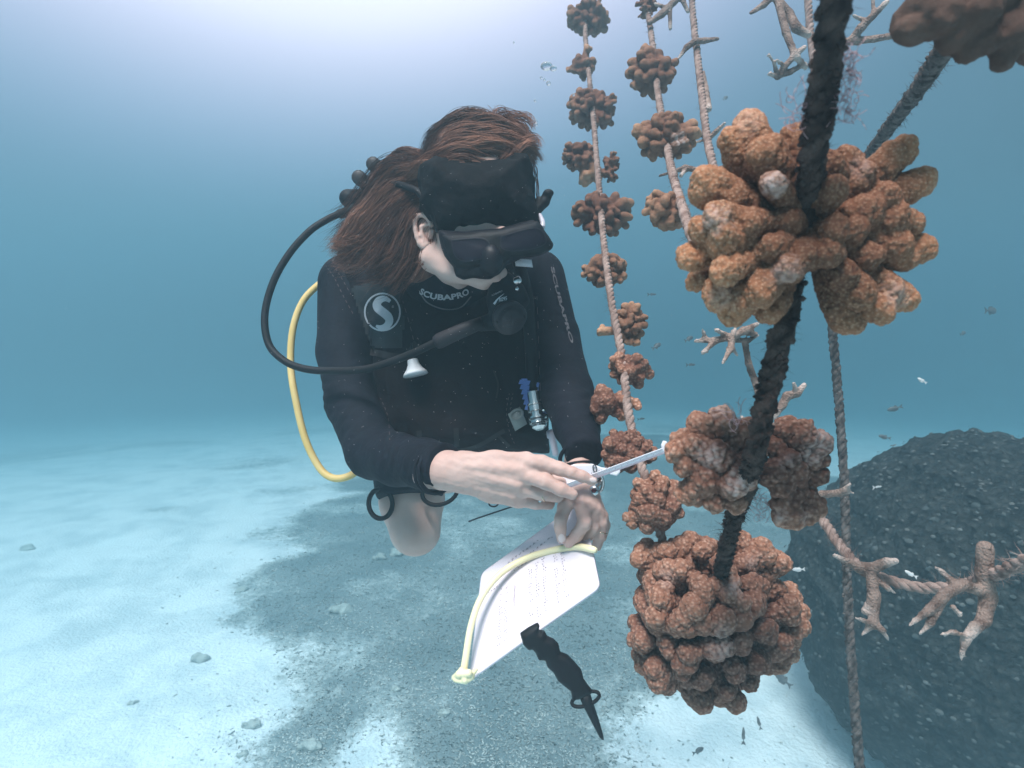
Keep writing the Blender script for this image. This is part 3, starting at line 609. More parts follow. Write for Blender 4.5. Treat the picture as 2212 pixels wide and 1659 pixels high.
# ---------------------------------------------------------------- staghorn corals
def stag(branches, label, seed=0, h=.0022):
    """branches: lists of (x, y, depth, radius px)"""
    P, R = [], []
    for b in branches:
        for p in b: P.append(C(*p[:3])); R.append(p[3] * p[2] / F)
    lo, hi = bounds(P, R); f = Field(lo - .008, hi + .008, h); rng = np.random.default_rng(seed)
    for b in branches:
        f.chain(b, .003)
        for p, q in zip(b[:-1], b[1:]):      # small radial corallites
            A, B = C(*p[:3]), C(*q[:3]); L = np.linalg.norm(B - A); u = (B - A) / (L + 1e-9)
            for i in range(int(L / .004)):
                t = rng.random(); r = (p[3] + (q[3] - p[3]) * t) * p[2] / F; w = np.cross(u, rng.normal(size=3)); w /= np.linalg.norm(w)
                s = A + (B - A) * t + w * r * .8; f.cap(s, s + (w * .8 + u * .6) * .0022, .0015, .001, .0015)
    V, Q = f.mesh(); V = relax(V, Q, 1, .4)
    tips = [C(*b[-1][:3]) for b in branches]; t = np.zeros(len(V))
    for p in tips: t = np.maximum(t, np.clip(1.3 - np.linalg.norm(V - p, axis=1) / .012, 0, 1))
    o = mk('branch_coral', V, Q, M['stag'], attrs={'tip': t}); return prop(o, label, 'coral', 'thin branching corals on the ropes')
stag([[(1632, 722, .86, 6), (1605, 715, .84, 8), (1580, 728, .83, 8), (1545, 735, .83, 7), (1502, 737, .84, 4)], [(1525, 735, .84, 6), (1517, 712, .83, 3)], [(1545, 738, .83, 6), (1518, 762, .82, 5)], [(1578, 728, .83, 7), (1545, 712, .82, 4)],
      [(1582, 735, .83, 7), (1577, 755, .81, 7), (1560, 786, .79, 3)], [(1580, 750, .81, 5), (1593, 768, .82, 3)], [(1590, 735, .84, 6), (1618, 735, .86, 5), (1638, 724, .88, 3)], [(1580, 735, .82, 8), (1590, 705, .82, 3)], [(1605, 715, .84, 8), (1636, 700, .86, 5)],
      [(1607, 735, .86, 6), (1617, 785, .87, 7), (1630, 820, .88, 7), (1640, 860, .88, 7)]],
     'pale branching coral with white tips left of the thick rope below the biggest coral', 1)
stag([[(1690, 875, .9, 9), (1700, 855, .9, 9), (1722, 850, .9, 8), (1737, 832, .9, 6)], [(1720, 850, .9, 7), (1715, 828, .89, 4)], [(1690, 875, .9, 8), (1670, 900, .9, 8)]], 'short forked coral right of the thick rope above the pebbly pair', 2)
stag([[(1640, 925, .72, 8), (1608, 920, .72, 6), (1603, 898, .72, 3)], [(1640, 925, .72, 6), (1690, 915, .72, 5), (1712, 925, .72, 3)]], 'small pale twig coral behind the thick rope between the pebbly pair', 3)
stag([[(1745, 1085, .92, 8), (1775, 1068, .9, 8), (1812, 1065, .88, 8), (1828, 1058, .87, 7), (1836, 1045, .86, 3)], [(1826, 1060, .87, 5), (1845, 1066, .87, 2)]], 'reddish bare twig coral crossing the hanging rope above the boulder coral', 4)
stag([[(1855, 1225, .78, 12), (1885, 1228, .77, 12), (1915, 1215, .76, 10), (1935, 1212, .75, 7)], [(1860, 1230, .78, 10), (1835, 1215, .78, 7), (1803, 1200, .78, 5)], [(1880, 1235, .77, 10), (1888, 1290, .76, 13), (1887, 1345, .75, 10), (1862, 1372, .75, 3)],
      [(1887, 1345, .75, 9), (1905, 1360, .74, 6), (1918, 1382, .74, 3)], [(1885, 1348, .75, 7), (1848, 1335, .74, 3)], [(1888, 1250, .77, 8), (1918, 1270, .76, 5), (1935, 1283, .76, 2)], [(1885, 1300, .76, 10), (1868, 1320, .76, 8)]],
     'branching coral hanging down from the sideways rope where it bends', 5)
stag([[(2128, 1185, .66, 17), (2126, 1240, .66, 17), (2135, 1290, .66, 17), (2125, 1340, .65, 14), (2095, 1370, .64, 10)], [(2125, 1280, .66, 12), (2080, 1262, .65, 12), (2040, 1285, .64, 12), (2005, 1320, .63, 9), (1965, 1350, .62, 4)],
      [(2065, 1265, .65, 8), (2035, 1235, .66, 5), (2022, 1225, .66, 3)], [(2035, 1300, .64, 9), (2010, 1345, .63, 8), (1988, 1370, .63, 3)], [(2105, 1350, .64, 10), (2085, 1385, .64, 9), (2075, 1425, .64, 3)], [(2090, 1375, .64, 6), (2058, 1365, .63, 5), (2032, 1370, .63, 3)], [(2058, 1310, .64, 6), (2075, 1330, .64, 4)]],
     'arching coral with a thick upright stub at the far right of the sideways rope', 6)
stag([[(1622, 28, 1.05, 4), (1650, 10, 1.05, 7), (1672, -12, 1.05, 8)], [(1672, -10, 1.05, 8), (1705, 30, 1.05, 9), (1720, 60, 1.04, 10), (1745, 75, 1.04, 8)], [(1680, 0, 1.05, 8), (1698, 70, 1.03, 8), (1715, 115, 1.02, 7), (1722, 125, 1.02, 7)], [(1718, 118, 1.02, 7), (1738, 102, 1.02, 5)],
      [(1716, 120, 1.02, 7), (1690, 150, 1.02, 6), (1680, 165, 1.02, 6), (1662, 160, 1.0, 4)], [(1680, 165, 1.02, 6), (1672, 135, 1.0, 3), (1660, 118, .99, 3)], [(1680, 165, 1.02, 6), (1708, 155, 1.03, 6), (1738, 138, 1.04, 5)], [(1695, 142, 1.02, 4), (1678, 130, 1.0, 3)], [(1718, 122, 1.02, 6), (1740, 145, 1.04, 6)]],
     'large spiky branch coral left of the thick rope at the top', 7)
stag([[(1812, 92, .95, 8), (1850, 88, .95, 8), (1890, 84, .94, 7), (1935, 76, .92, 7), (1960, 60, .9, 7)], [(1838, 86, .95, 7), (1860, 60, .94, 9), (1885, 35, .93, 7), (1915, 5, .92, 6)], [(1888, 32, .93, 5), (1884, -10, .93, 3)], [(1872, 46, .94, 6), (1843, 34, .94, 3)]],
     'forked branch coral between the thick rope and the dark corner coral', 8)
stag([[(1402, 50, 1.32, 5), (1430, 30, 1.32, 8), (1455, 5, 1.32, 7), (1485, -20, 1.32, 6)], [(1447, 15, 1.32, 5), (1448, 62, 1.32, 4)], [(1470, -10, 1.32, 6), (1486, 25, 1.32, 4)], [(1440, 18, 1.32, 5), (1415, 8, 1.32, 3)]], 'spiky coral between the second and third ropes at the top edge', 9)
stag([[(1550, 84, 1.2, 4), (1522, 88, 1.2, 6), (1500, 90, 1.2, 7), (1483, 102, 1.2, 6), (1466, 126, 1.2, 3)]], 'crossbar shaped coral twig tied across the third rope', 10)
stag([[(1530, 300, 1.04, 6), (1548, 283, 1.03, 5), (1566, 266, 1.02, 3)]], 'short coral twig pointing up right from the third rope', 11)
stag([[(1525, 292, 1.06, 4), (1505, 293, 1.05, 4), (1480, 290, 1.04, 3)], [(1525, 302, 1.06, 3), (1500, 308, 1.05, 3)]], 'thin coral twig between the third rope and the middle coral of the second', 12)
stag([[(1425, 380, .92, 3), (1450, 372, .92, 4), (1480, 362, .92, 6), (1510, 368, .92, 6), (1530, 378, .92, 4)], [(1483, 365, .92, 5), (1470, 380, .91, 4)]], 'thin twig coral lying across the second rope just left of the biggest coral', 13)
stag([[(1555, 362, .9, 4), (1580, 358, .9, 7), (1592, 345, .9, 5)], [(1578, 358, .9, 6), (1585, 375, .9, 5)]], 'tiny dark coral star peeking behind the upper left of the biggest coral', 14)
stag([[(1520, 155, 1.16, 3), (1524, 190, 1.15, 6), (1530, 235, 1.1, 8)], [(1524, 190, 1.15, 5), (1518, 225, 1.12, 6)]], 'dark coral growth clinging along the third rope', 15)

# ---------------------------------------------------------------- the diver
hz = lambda zpx: .95 - zpx * .95 / F        # depth of something zpx px in front of the head centre
person = empty('person', C(960, 1000, 1.2), 'diver in black wetsuit looking down, holding a calliper and white slate', 'person')
def body_coarse():
    f = Field(C(640, 1260, 1.75) * [1, 1, 1], C(1330, 470, 1.0) * [1, 1, 0] + [0, 0, -.78], .0055)
    f.chain([(940, 620, 1.21, 85), (940, 760, 1.22, 95), (955, 900, 1.24, 85), (960, 980, 1.27, 85)], .03)
    f.chain([(800, 625, 1.18, 50), (1100, 620, 1.18, 50)], .02)
    f.chain([(955, 590, 1.17, 56), (985, 500, 1.05, 50)], .02)
    f.chain([(748, 632, 1.15, 46), (742, 780, 1.12, 40), (795, 985, 1.0, 40), (880, 1006, .92, 36), (945, 1017, .835, 36)], .01)
    f.chain([(1145, 620, 1.15, 42), (1188, 760, 1.1, 36), (1216, 870, 1.0, 30), (1234, 940, .9, 26), (1247, 985, .85, 25)], .01)
    f.chain([(890, 970, 1.25, 78), (890, 1080, 1.17, 64), (895, 1140, 1.14, 45)], .02)
    f.chain([(890, 1090, 1.15, 55), (898, 1148, 1.13, 40), (892, 1120, 1.35, 34), (890, 1090, 1.65, 26)], .03)
    f.chain([(1020, 960, 1.27, 70), (990, 985, 1.45, 48), (960, 1000, 1.6, 36)], .02)
    return f.mesh()
def head_mesh():
    h = .0026; f = Field(C(860, 680, .95) + [0, 0, -.14], C(1230, 230, .95) + [0, 0, .14], h); s = .95 / F
    f.ell(C(1035, 400, hz(-15)), np.array([104, 114, 104]) * s); f.ell(C(1035, 490, hz(20)), np.array([88, 100, 80]) * s, .02)
    f.chain([(938, 556, hz(0), 34), (975, 582, hz(20), 26), (1045, 602, hz(45), 22)], .012)      # jaw
    f.chain([(1045, 596, hz(50), 24), (1075, 590, hz(60), 20)], .01)
    f.ell(C(1085, 520, hz(95)), np.array([18, 30, 22]) * s, .008)                                   # nose
    f.ell(C(1062, 592, hz(80)), np.array([18, 7, 10]) * s, .004); f.ell(C(1066, 603, hz(76)), np.array([15, 7, 9]) * s, .004)  # lips
    f.chain([(985, 520, hz(-40), 56), (975, 580, 1.06, 50)], .02)
    f.noise(.0006, .03, 2)
    return f.mesh()
def ear_mesh():
    f = Field(C(880, 560, hz(10)) + [0, 0, -.03], C(970, 450, hz(10)) + [0, 0, .04], .0013); s = .95 / F; z = 18
    f.ell(C(918, 500, hz(z - 8)), np.array([18, 30, 8]) * s, 0)
    rim = [(932, 486), (926, 473), (914, 464), (902, 466), (896, 478), (897, 495), (901, 512), (906, 525), (915, 533), (924, 528)]
    f.chain([(x, y, hz(z + 3), 5.2) for x, y in rim], .002)
    f.chain([(922, 485, hz(z + 4), 4), (911, 490, hz(z + 3), 4.5), (911, 508, hz(z + 2), 4.5), (919, 520, hz(z + 2), 5)], .003)
    f.chain([(933, 500, hz(z + 2), 6), (930, 512, hz(z + 2), 5)], .003)
    f.ell(C(915, 528, hz(z)), np.array([11, 11, 7]) * s, .004); return f.mesh()
def hand_field(chains, lo, hi, k=.006, veins=()):
    f = Field(lo, hi, .00125)
    for c, kk in chains: f.chain(c, kk)
    for c in veins: f.chain([(a, b, d + .0058, q) for a, b, d, q in c], .008)
    f.noise(.0003, .008, 3); V, Q = f.mesh(); return relax(V, Q, 5, .5), Q
def right_hand():
    ch = [([(925, 1018, .85, 38), (965, 1016, .825, 40), (1005, 1018, .812, 38)], .01),
          ([(1000, 1002, .81, 24), (1070, 1000, .79, 24), (1140, 1000, .768, 21)], .012), ([(1000, 1014, .81, 26), (1130, 1024, .765, 21)], .012), ([(1000, 1028, .812, 28), (1125, 1052, .77, 21)], .012),
          ([(1000, 1036, .815, 26), (1060, 1060, .80, 22), (1118, 1078, .782, 20)], .012), ([(1050, 1040, .81, 26), (1100, 1045, .79, 24)], .012),
          ([(1132, 1000, .768, 20), (1170, 1000, .752, 17), (1211, 1013, .745, 15.2), (1235, 1021, .742, 13.2), (1258, 1029, .741, 12.6), (1280, 1039, .742, 10.2)], .0035),
          ([(1125, 1022, .765, 19), (1178, 1040, .745, 16.5), (1212, 1057, .741, 14.5), (1236, 1068, .742, 12.5)], .0035),
          ([(1122, 1052, .77, 18), (1172, 1066, .765, 15.5), (1204, 1072, .78, 13), (1200, 1062, .80, 12)], .003),
          ([(1115, 1077, .782, 17), (1158, 1087, .785, 13.5), (1186, 1088, .80, 12), (1180, 1078, .815, 11)], .003),
          ([(1010, 1012, .84, 24), (1090, 1012, .83, 21), (1155, 1026, .805, 15), (1190, 1034, .785, 13), (1214, 1042, .772, 10.5)], .005)]
    veins = [[(1010, 988, .79, 5), (1075, 984, .775, 5), (1138, 984, .757, 6)], [(1010, 1006, .782, 4), (1070, 1010, .765, 4.5), (1125, 1014, .75, 6)], [(1012, 1022, .785, 4), (1065, 1036, .768, 4.5), (1118, 1048, .752, 6)], [(1015, 1040, .79, 4), (1060, 1058, .78, 4.5), (1110, 1074, .765, 6)], [(1020, 1014, .785, 3), (1050, 1026, .775, 3.2), (1090, 1030, .765, 3)]]
    return hand_field(ch, C(900, 1115, .86) + [0, 0, -.02], C(1305, 955, .73) + [0, 0, .02], veins=veins)
def left_hand():
    ch = [([(1246, 960, .875, 28), (1250, 1005, .85, 28), (1256, 1040, .82, 30)], .01),
          ([(1248, 1040, .82, 24), (1258, 1094, .79, 17)], .01), ([(1256, 1040, .82, 24), (1277, 1098, .795, 16)], .01), ([(1264, 1044, .822, 22), (1291, 1108, .80, 15)], .01), ([(1268, 1050, .83, 18), (1302, 1116, .815, 12)], .01),
          ([(1244, 1052, .815, 22), (1222, 1090, .79, 16), (1211, 1122, .782, 13.2), (1210, 1140, .782, 12.5), (1213, 1164, .786, 10.5)], .004),
          ([(1258, 1094, .79, 17), (1263, 1130, .776, 15), (1246, 1156, .785, 13.5), (1228, 1173, .79, 11)], .003),
          ([(1277, 1100, .795, 15), (1282, 1140, .79, 13.5), (1264, 1164, .80, 12.5), (1250, 1175, .806, 11)], .003),
          ([(1291, 1110, .80, 15), (1297, 1132, .798, 14.5), (1296, 1155, .80, 13.5), (1289, 1179, .81, 11.5)], .003),
          ([(1302, 1116, .815, 12), (1309, 1135, .83, 9.5), (1302, 1162, .84, 8.5)], .003)]
    veins = [[(1252, 1048, .80, 4), (1258, 1090, .778, 5)], [(1260, 1050, .80, 4), (1276, 1094, .782, 5)], [(1268, 1055, .805, 3.5), (1290, 1102, .787, 5)]]
    return hand_field(ch, C(1180, 1200, .88) + [0, 0, -.01], C(1335, 940, .80) + [0, 0, .06], veins=veins)
RH, LH = right_hand(), left_hand()
V, Q = joinq([body_coarse(), head_mesh(), ear_mesh(), RH, LH])
mk('body', V, Q, M['skin'], person)
def bvh(V, Q): return BVHTree.FromPolygons([Vector(v) for v in V], [tuple(q) for q in Q.tolist()])
def hit(b, x, y, lift=.0015, default=1.0):
    v = C(x, y, 1.0); n = v / np.linalg.norm(v); h = b.ray_cast(Vector((0, 0, 0)), Vector(n))
    if h[0] is None: return C(x, y, default)
    return n * (h[3] - lift)
rhb, lhb = bvh(*RH), bvh(*LH)
def nail(b, x, y, ang, l, w):
    a = R_(ang); pts = []; V = []; n = 10
    for rr in (0, .6, 1):
        for i in range(n if rr else 1):
            t = i * 2 * math.pi / n; u, v_ = rr * l * math.cos(t), rr * w * math.sin(t)
            V.append(hit(b, x + u * math.cos(a) - v_ * math.sin(a), y + u * math.sin(a) + v_ * math.cos(a), .0012 - .0008 * rr, .77))
    Fc = [[0, 1 + i, 1 + (i + 1) % n] for i in range(n)] + [[1 + i, 1 + n + i, 1 + n + (i + 1) % n, 1 + (i + 1) % n] for i in range(n)]
    mk('fingernail', V, Fc, M['nail'], person)
nail(lhb, 1213, 1163, 88, 10, 7.5)
nail(rhb, 1281, 1037, 25, 8, 5.5)

# wetsuit
def suit_mesh():
    f = Field(C(650, 1110, 1.3) + [0, 0, -.12], C(1310, 470, 1.12) * [1, 1, 0] + [0, 0, -.80], .0042)
    f.pillow([(688, 640), (700, 580), (740, 552), (800, 535), (880, 528), (1000, 530), (1100, 535), (1160, 560), (1190, 600), (1195, 700), (1188, 800), (1165, 900), (1130, 990), (1020, 1000), (830, 1020), (780, 900), (735, 800)], 1.19, .10, 0, .05)
    f.chain([(942, 600, 1.13, 90), (962, 575, 1.07, 66)], .04)
    g = Field(f.lo, [f.ax[i][-1] for i in range(3)], f.h)
    g.chain([(746, 625, 1.16, 64), (736, 770, 1.12, 56), (752, 880, 1.08, 54), (798, 985, 1.0, 57), (850, 1003, .94, 55), (905, 1012, .885, 52), (960, 1019, .82, 48), (1000, 1022, .79, 46)], .012)
    pl = C(946, 1018, .83); g.plane(pl, C(1000, 1025, .80) - C(925, 1014, .86))
    q = Field(f.lo, [f.ax[i][-1] for i in range(3)], f.h)
    q.chain([(1148, 612, 1.16, 62), (1184, 745, 1.1, 56), (1212, 860, 1.0, 56), (1232, 930, .92, 48), (1248, 995, .84, 38), (1254, 1040, .80, 36)], .012)
    q.plane(C(1249, 996, .84), C(1254, 1040, .80) - C(1240, 960, .88))
    e = Field(f.lo, [f.ax[i][-1] for i in range(3)], f.h)
    e.chain([(885, 960, 1.22, 92), (878, 1040, 1.16, 72), (876, 1130, 1.13, 62)], .02); e.plane(C(878, 1078, 1.13), C(880, 1160, 1.10) - C(880, 1040, 1.14))
    for o in (g, q, e):
        n = np.minimum(f.n, o.n); sl = tuple(slice(0, k) for k in n); A, B = f.F[sl], o.F[sl]; k = .018; h = np.maximum(k - abs(A - B), 0) / k; f.F[sl] = np.minimum(A, B) - h * h * k / 4
    V, Q = f.mesh(); V = relax(V, Q, 2, .5)
    # sleeve wrinkles
    N = normals(V, Q); rng = np.random.default_rng(5); a = np.zeros(len(V))
    for cx, cy, cd, dirx, diry, wl, rad, amp in [(800, 960, .98, .8, .5, .018, .09, .0022), (880, 1010, .9, 1, .15, .014, .08, .0014), (1225, 890, .95, .25, 1, .015, .08, .0022), (1190, 720, 1.05, .2, 1, .03, .1, .0012), (745, 860, 1.05, .1, 1, .022, .08, .0018)]:
        c = C(cx, cy, cd); d = np.linalg.norm(V - c, axis=1); t = V[:, 0] * dirx - V[:, 1] * diry; a += .6 * amp * np.exp(-(d / rad) ** 2) * np.sin(t / wl * 2 * np.pi + 2.6 * np.sin(V[:, 0] * 43) + 2.2 * np.sin(V[:, 1] * 37 + V[:, 2] * 20)) * (.6 + .5 * np.sin(V[:, 0] * 31 + V[:, 1] * 53))
    return V + N * a[:, None], Q
SV, SQ = suit_mesh(); suit = mk('wetsuit', SV, SQ, M['suit'], person)
# turned sleeve cuffs
def cuff(c, axis, r, th, flat=1.0):
    axis = axis / np.linalg.norm(axis); u = np.cross(axis, [0, 0, 1.]); u /= np.linalg.norm(u); v = np.cross(axis, u)
    return tube(ring_path(c, u * r, v * r * flat, 40), th, 8, False)
cv, cq = joinq([cuff(C(944, 1018, .832), C(1000, 1025, .80) - C(925, 1014, .86), .0295, .0032), cuff(C(936, 1017, .838), C(1000, 1025, .80) - C(925, 1014, .86), .0302, .0026)])
mk('cuff', cv, cq, M['suit'], person)
cv, cq = cuff(C(1248, 992, .842), C(1254, 1040, .80) - C(1240, 960, .88), .0243, .0028); mk('cuff', cv, cq, M['suit'], person)

# headband
def headband():
    f = Field(C(870, 520, .95) + [0, 0, -.14], C(1200, 310, .95) + [0, 0, .14], .0028)
    f.pillow([(903, 400), (908, 368), (940, 345), (1000, 350), (1060, 352), (1142, 337), (1151, 358), (1155, 420), (1168, 478), (1156, 499), (1092, 517), (1032, 526), (975, 526), (944, 504), (934, 478), (908, 450)], hz(34), .080)
    f.noise(.0022, .05, 4); f.noise(.0008, .015, 5); V, Q = f.mesh(); return relax(V, Q, 1), Q
BV, BQ = headband(); mk('headband', BV, BQ, M['band'], person)

# hair
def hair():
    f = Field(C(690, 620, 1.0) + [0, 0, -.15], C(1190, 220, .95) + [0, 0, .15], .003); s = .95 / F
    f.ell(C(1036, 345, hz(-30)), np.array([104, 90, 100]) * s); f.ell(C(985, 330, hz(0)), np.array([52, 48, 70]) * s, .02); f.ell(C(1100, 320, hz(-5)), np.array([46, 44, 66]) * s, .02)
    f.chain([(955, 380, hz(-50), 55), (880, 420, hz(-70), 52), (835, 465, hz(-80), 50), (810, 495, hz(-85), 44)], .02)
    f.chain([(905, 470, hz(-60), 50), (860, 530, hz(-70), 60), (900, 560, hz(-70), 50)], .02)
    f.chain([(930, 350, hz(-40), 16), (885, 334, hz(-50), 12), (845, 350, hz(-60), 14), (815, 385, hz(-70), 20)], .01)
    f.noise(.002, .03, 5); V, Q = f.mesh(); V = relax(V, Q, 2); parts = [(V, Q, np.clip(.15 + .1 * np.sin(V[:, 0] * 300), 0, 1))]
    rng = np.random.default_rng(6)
    G = [  # guides: points (x, y, zpx), number of strands, spread px, lightness (own strand tone, plus painted highlights and shadowed lower mass), radius
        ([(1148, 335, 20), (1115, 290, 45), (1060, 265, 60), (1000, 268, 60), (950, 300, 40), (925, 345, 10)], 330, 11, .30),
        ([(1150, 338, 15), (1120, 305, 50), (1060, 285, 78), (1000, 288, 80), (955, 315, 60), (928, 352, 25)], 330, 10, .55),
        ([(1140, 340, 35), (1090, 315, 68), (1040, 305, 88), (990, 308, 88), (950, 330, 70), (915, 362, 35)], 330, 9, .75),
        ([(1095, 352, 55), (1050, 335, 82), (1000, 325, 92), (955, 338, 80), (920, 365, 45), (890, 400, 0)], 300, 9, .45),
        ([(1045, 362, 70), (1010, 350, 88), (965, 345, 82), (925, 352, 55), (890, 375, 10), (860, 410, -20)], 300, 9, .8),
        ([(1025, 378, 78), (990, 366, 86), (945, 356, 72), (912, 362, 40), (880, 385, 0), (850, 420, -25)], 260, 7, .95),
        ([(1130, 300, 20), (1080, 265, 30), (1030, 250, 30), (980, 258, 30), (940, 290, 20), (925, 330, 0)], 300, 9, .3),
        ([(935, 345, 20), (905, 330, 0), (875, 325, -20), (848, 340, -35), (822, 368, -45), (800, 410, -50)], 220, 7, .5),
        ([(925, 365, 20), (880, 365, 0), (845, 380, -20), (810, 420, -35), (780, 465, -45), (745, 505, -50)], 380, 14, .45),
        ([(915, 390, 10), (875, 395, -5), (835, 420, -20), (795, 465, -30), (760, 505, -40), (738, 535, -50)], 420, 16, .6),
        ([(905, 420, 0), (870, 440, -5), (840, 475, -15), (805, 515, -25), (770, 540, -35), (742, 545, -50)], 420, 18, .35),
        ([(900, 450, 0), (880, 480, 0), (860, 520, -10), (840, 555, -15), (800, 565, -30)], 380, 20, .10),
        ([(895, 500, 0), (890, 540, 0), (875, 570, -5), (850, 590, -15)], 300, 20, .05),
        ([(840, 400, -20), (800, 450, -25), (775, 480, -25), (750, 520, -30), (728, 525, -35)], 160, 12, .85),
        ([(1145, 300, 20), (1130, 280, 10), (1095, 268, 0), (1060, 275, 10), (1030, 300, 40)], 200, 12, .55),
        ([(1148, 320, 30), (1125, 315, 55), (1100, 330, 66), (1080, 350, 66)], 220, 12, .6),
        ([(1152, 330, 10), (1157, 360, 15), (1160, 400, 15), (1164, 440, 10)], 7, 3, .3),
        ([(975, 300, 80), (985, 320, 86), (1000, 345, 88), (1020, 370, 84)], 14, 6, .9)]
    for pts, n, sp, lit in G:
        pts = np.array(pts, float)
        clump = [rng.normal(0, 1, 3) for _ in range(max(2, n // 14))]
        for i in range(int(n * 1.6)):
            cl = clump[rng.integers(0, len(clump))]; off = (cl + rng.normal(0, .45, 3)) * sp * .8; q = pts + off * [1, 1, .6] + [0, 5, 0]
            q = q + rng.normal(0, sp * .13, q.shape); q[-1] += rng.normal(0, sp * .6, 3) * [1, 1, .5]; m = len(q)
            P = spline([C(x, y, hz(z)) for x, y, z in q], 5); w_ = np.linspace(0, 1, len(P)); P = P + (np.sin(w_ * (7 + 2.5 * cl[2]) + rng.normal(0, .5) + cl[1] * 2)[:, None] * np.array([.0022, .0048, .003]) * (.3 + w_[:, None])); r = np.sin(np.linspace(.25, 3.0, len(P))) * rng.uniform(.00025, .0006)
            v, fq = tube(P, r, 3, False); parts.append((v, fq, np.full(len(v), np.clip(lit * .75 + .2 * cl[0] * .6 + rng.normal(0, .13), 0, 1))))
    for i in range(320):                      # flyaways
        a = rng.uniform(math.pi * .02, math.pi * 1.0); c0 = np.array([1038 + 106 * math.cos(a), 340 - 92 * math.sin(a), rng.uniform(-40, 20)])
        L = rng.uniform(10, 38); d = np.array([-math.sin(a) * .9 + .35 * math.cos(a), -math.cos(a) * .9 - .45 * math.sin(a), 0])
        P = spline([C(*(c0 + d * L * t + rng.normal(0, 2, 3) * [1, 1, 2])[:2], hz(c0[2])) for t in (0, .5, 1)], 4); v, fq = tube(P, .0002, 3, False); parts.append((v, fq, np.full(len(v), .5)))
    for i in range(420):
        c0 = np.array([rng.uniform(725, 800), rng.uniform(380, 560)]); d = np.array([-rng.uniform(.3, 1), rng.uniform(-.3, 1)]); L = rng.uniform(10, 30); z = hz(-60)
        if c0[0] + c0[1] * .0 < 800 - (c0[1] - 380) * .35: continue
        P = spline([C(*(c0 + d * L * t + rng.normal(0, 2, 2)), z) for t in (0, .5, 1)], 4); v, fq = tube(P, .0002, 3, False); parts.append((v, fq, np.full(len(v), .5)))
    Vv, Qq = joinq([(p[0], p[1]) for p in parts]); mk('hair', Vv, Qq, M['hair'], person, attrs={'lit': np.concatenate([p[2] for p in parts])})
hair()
def ringband(name, c, u, v, r, th, m, parent=person, n=30, a0=0, a1=2 * np.pi):
    V, Q = tube(ring_path(c, np.array(u) * r, np.array(v) * r, n, a0, a1), th, 7, False); return mk(name, V, Q, m, parent)

# buoyancy vest
vest = empty('buoyancy_vest', C(960, 980, 1.15), 'black buoyancy vest with round white emblem worn over the wetsuit', 'dive vest')
def vest_mesh():
    f = Field(C(670, 1040, 1.2) + [0, 0, -.08], C(1240, 500, 1.05) + [0, 0, .14], .0038)
    f.pillow([(698, 590), (706, 570), (735, 556), (790, 545), (850, 545), (878, 590), (900, 640), (950, 668), (1010, 660), (1060, 630), (1090, 560), (1150, 560), (1178, 590), (1183, 700), (1182, 800), (1180, 880), (1190, 985), (1100, 985), (1022, 975), (960, 978), (880, 985), (830, 930), (800, 820), (790, 720), (740, 640)], 1.10, .045, 0, .06)
    f.pillow([(800, 700), (850, 650), (900, 700), (890, 960), (850, 960), (820, 900)], 1.075, .03, .02, 0)
    f.pillow([(1090, 650), (1160, 640), (1172, 780), (1170, 900), (1110, 930), (1085, 800)], 1.085, .03, .02, 0)
    f.pillow([(880, 880), (960, 900), (1100, 900), (1180, 890), (1188, 975), (1022, 970), (900, 972)], 1.08, .032, .02, 0)
    f.noise(.0022, .06, 7); f.noise(.0008, .018, 8); V, Q = f.mesh(); return relax(V, Q, 2), Q
VV, VQ = vest_mesh(); mk('vest_shell', VV, VQ, M['vest'], vest)
tb = BVHTree.FromPolygons([Vector(v) for v in np.vstack([VV, SV])], [tuple(q) for q in np.vstack([VQ, SQ + len(VV)]).tolist()])
sb = bvh(SV, SQ); vb = bvh(VV, VQ); Mstrap = mat('webbing', (.014, .012, .014), .8)
def decal_strip(b, pts, w, lift=.0015, n=6, dash=None):
    """thin raised strip following the surface"""
    P = spline([(x, y, 0) for x, y in pts], n)[:, :2]; T = np.gradient(P, axis=0); T /= np.linalg.norm(T, axis=1)[:, None] + 1e-9; Nn = np.stack([-T[:, 1], T[:, 0]], 1)
    V, Fc = [], []
    w = np.broadcast_to(np.asarray(w, float), (len(P),)) if np.ndim(w) == 0 else np.interp(np.linspace(0, 1, len(P)), np.linspace(0, 1, len(w)), w)
    for i, (p, q) in enumerate(zip(P, Nn)):
        a, c = hit(b, *(p + q * w[i] / 2), lift), hit(b, *(p - q * w[i] / 2), lift); V += [a, c]
        if i and not (dash and (i // dash) % 2): Fc.append([2 * i - 2, 2 * i - 1, 2 * i + 1, 2 * i])
    return np.array(V), Fc
def decal_poly(b, poly, lift=.002, step=6):
    """raised sheet filling an outline and following the surface"""
    q = np.array(poly, float); x = np.arange(q[:, 0].min(), q[:, 0].max() + step, step); y = np.arange(q[:, 1].min(), q[:, 1].max() + step, step)
    X, Y = np.meshgrid(x, y, indexing='ij'); S = poly_sd(X, Y, q); V, Fc, idx = [], [], -np.ones(X.shape, int)
    for i in range(len(x)):
        for j in range(len(y)):
            if S[i, j] < step * .7: idx[i, j] = len(V); V.append(hit(b, X[i, j], Y[i, j], lift))
    for i in range(len(x) - 1):
        for j in range(len(y) - 1):
            c = [idx[i, j], idx[i, j + 1], idx[i + 1, j + 1], idx[i + 1, j]]
            if min(c) >= 0: Fc.append(c)
    return np.array(V), Fc
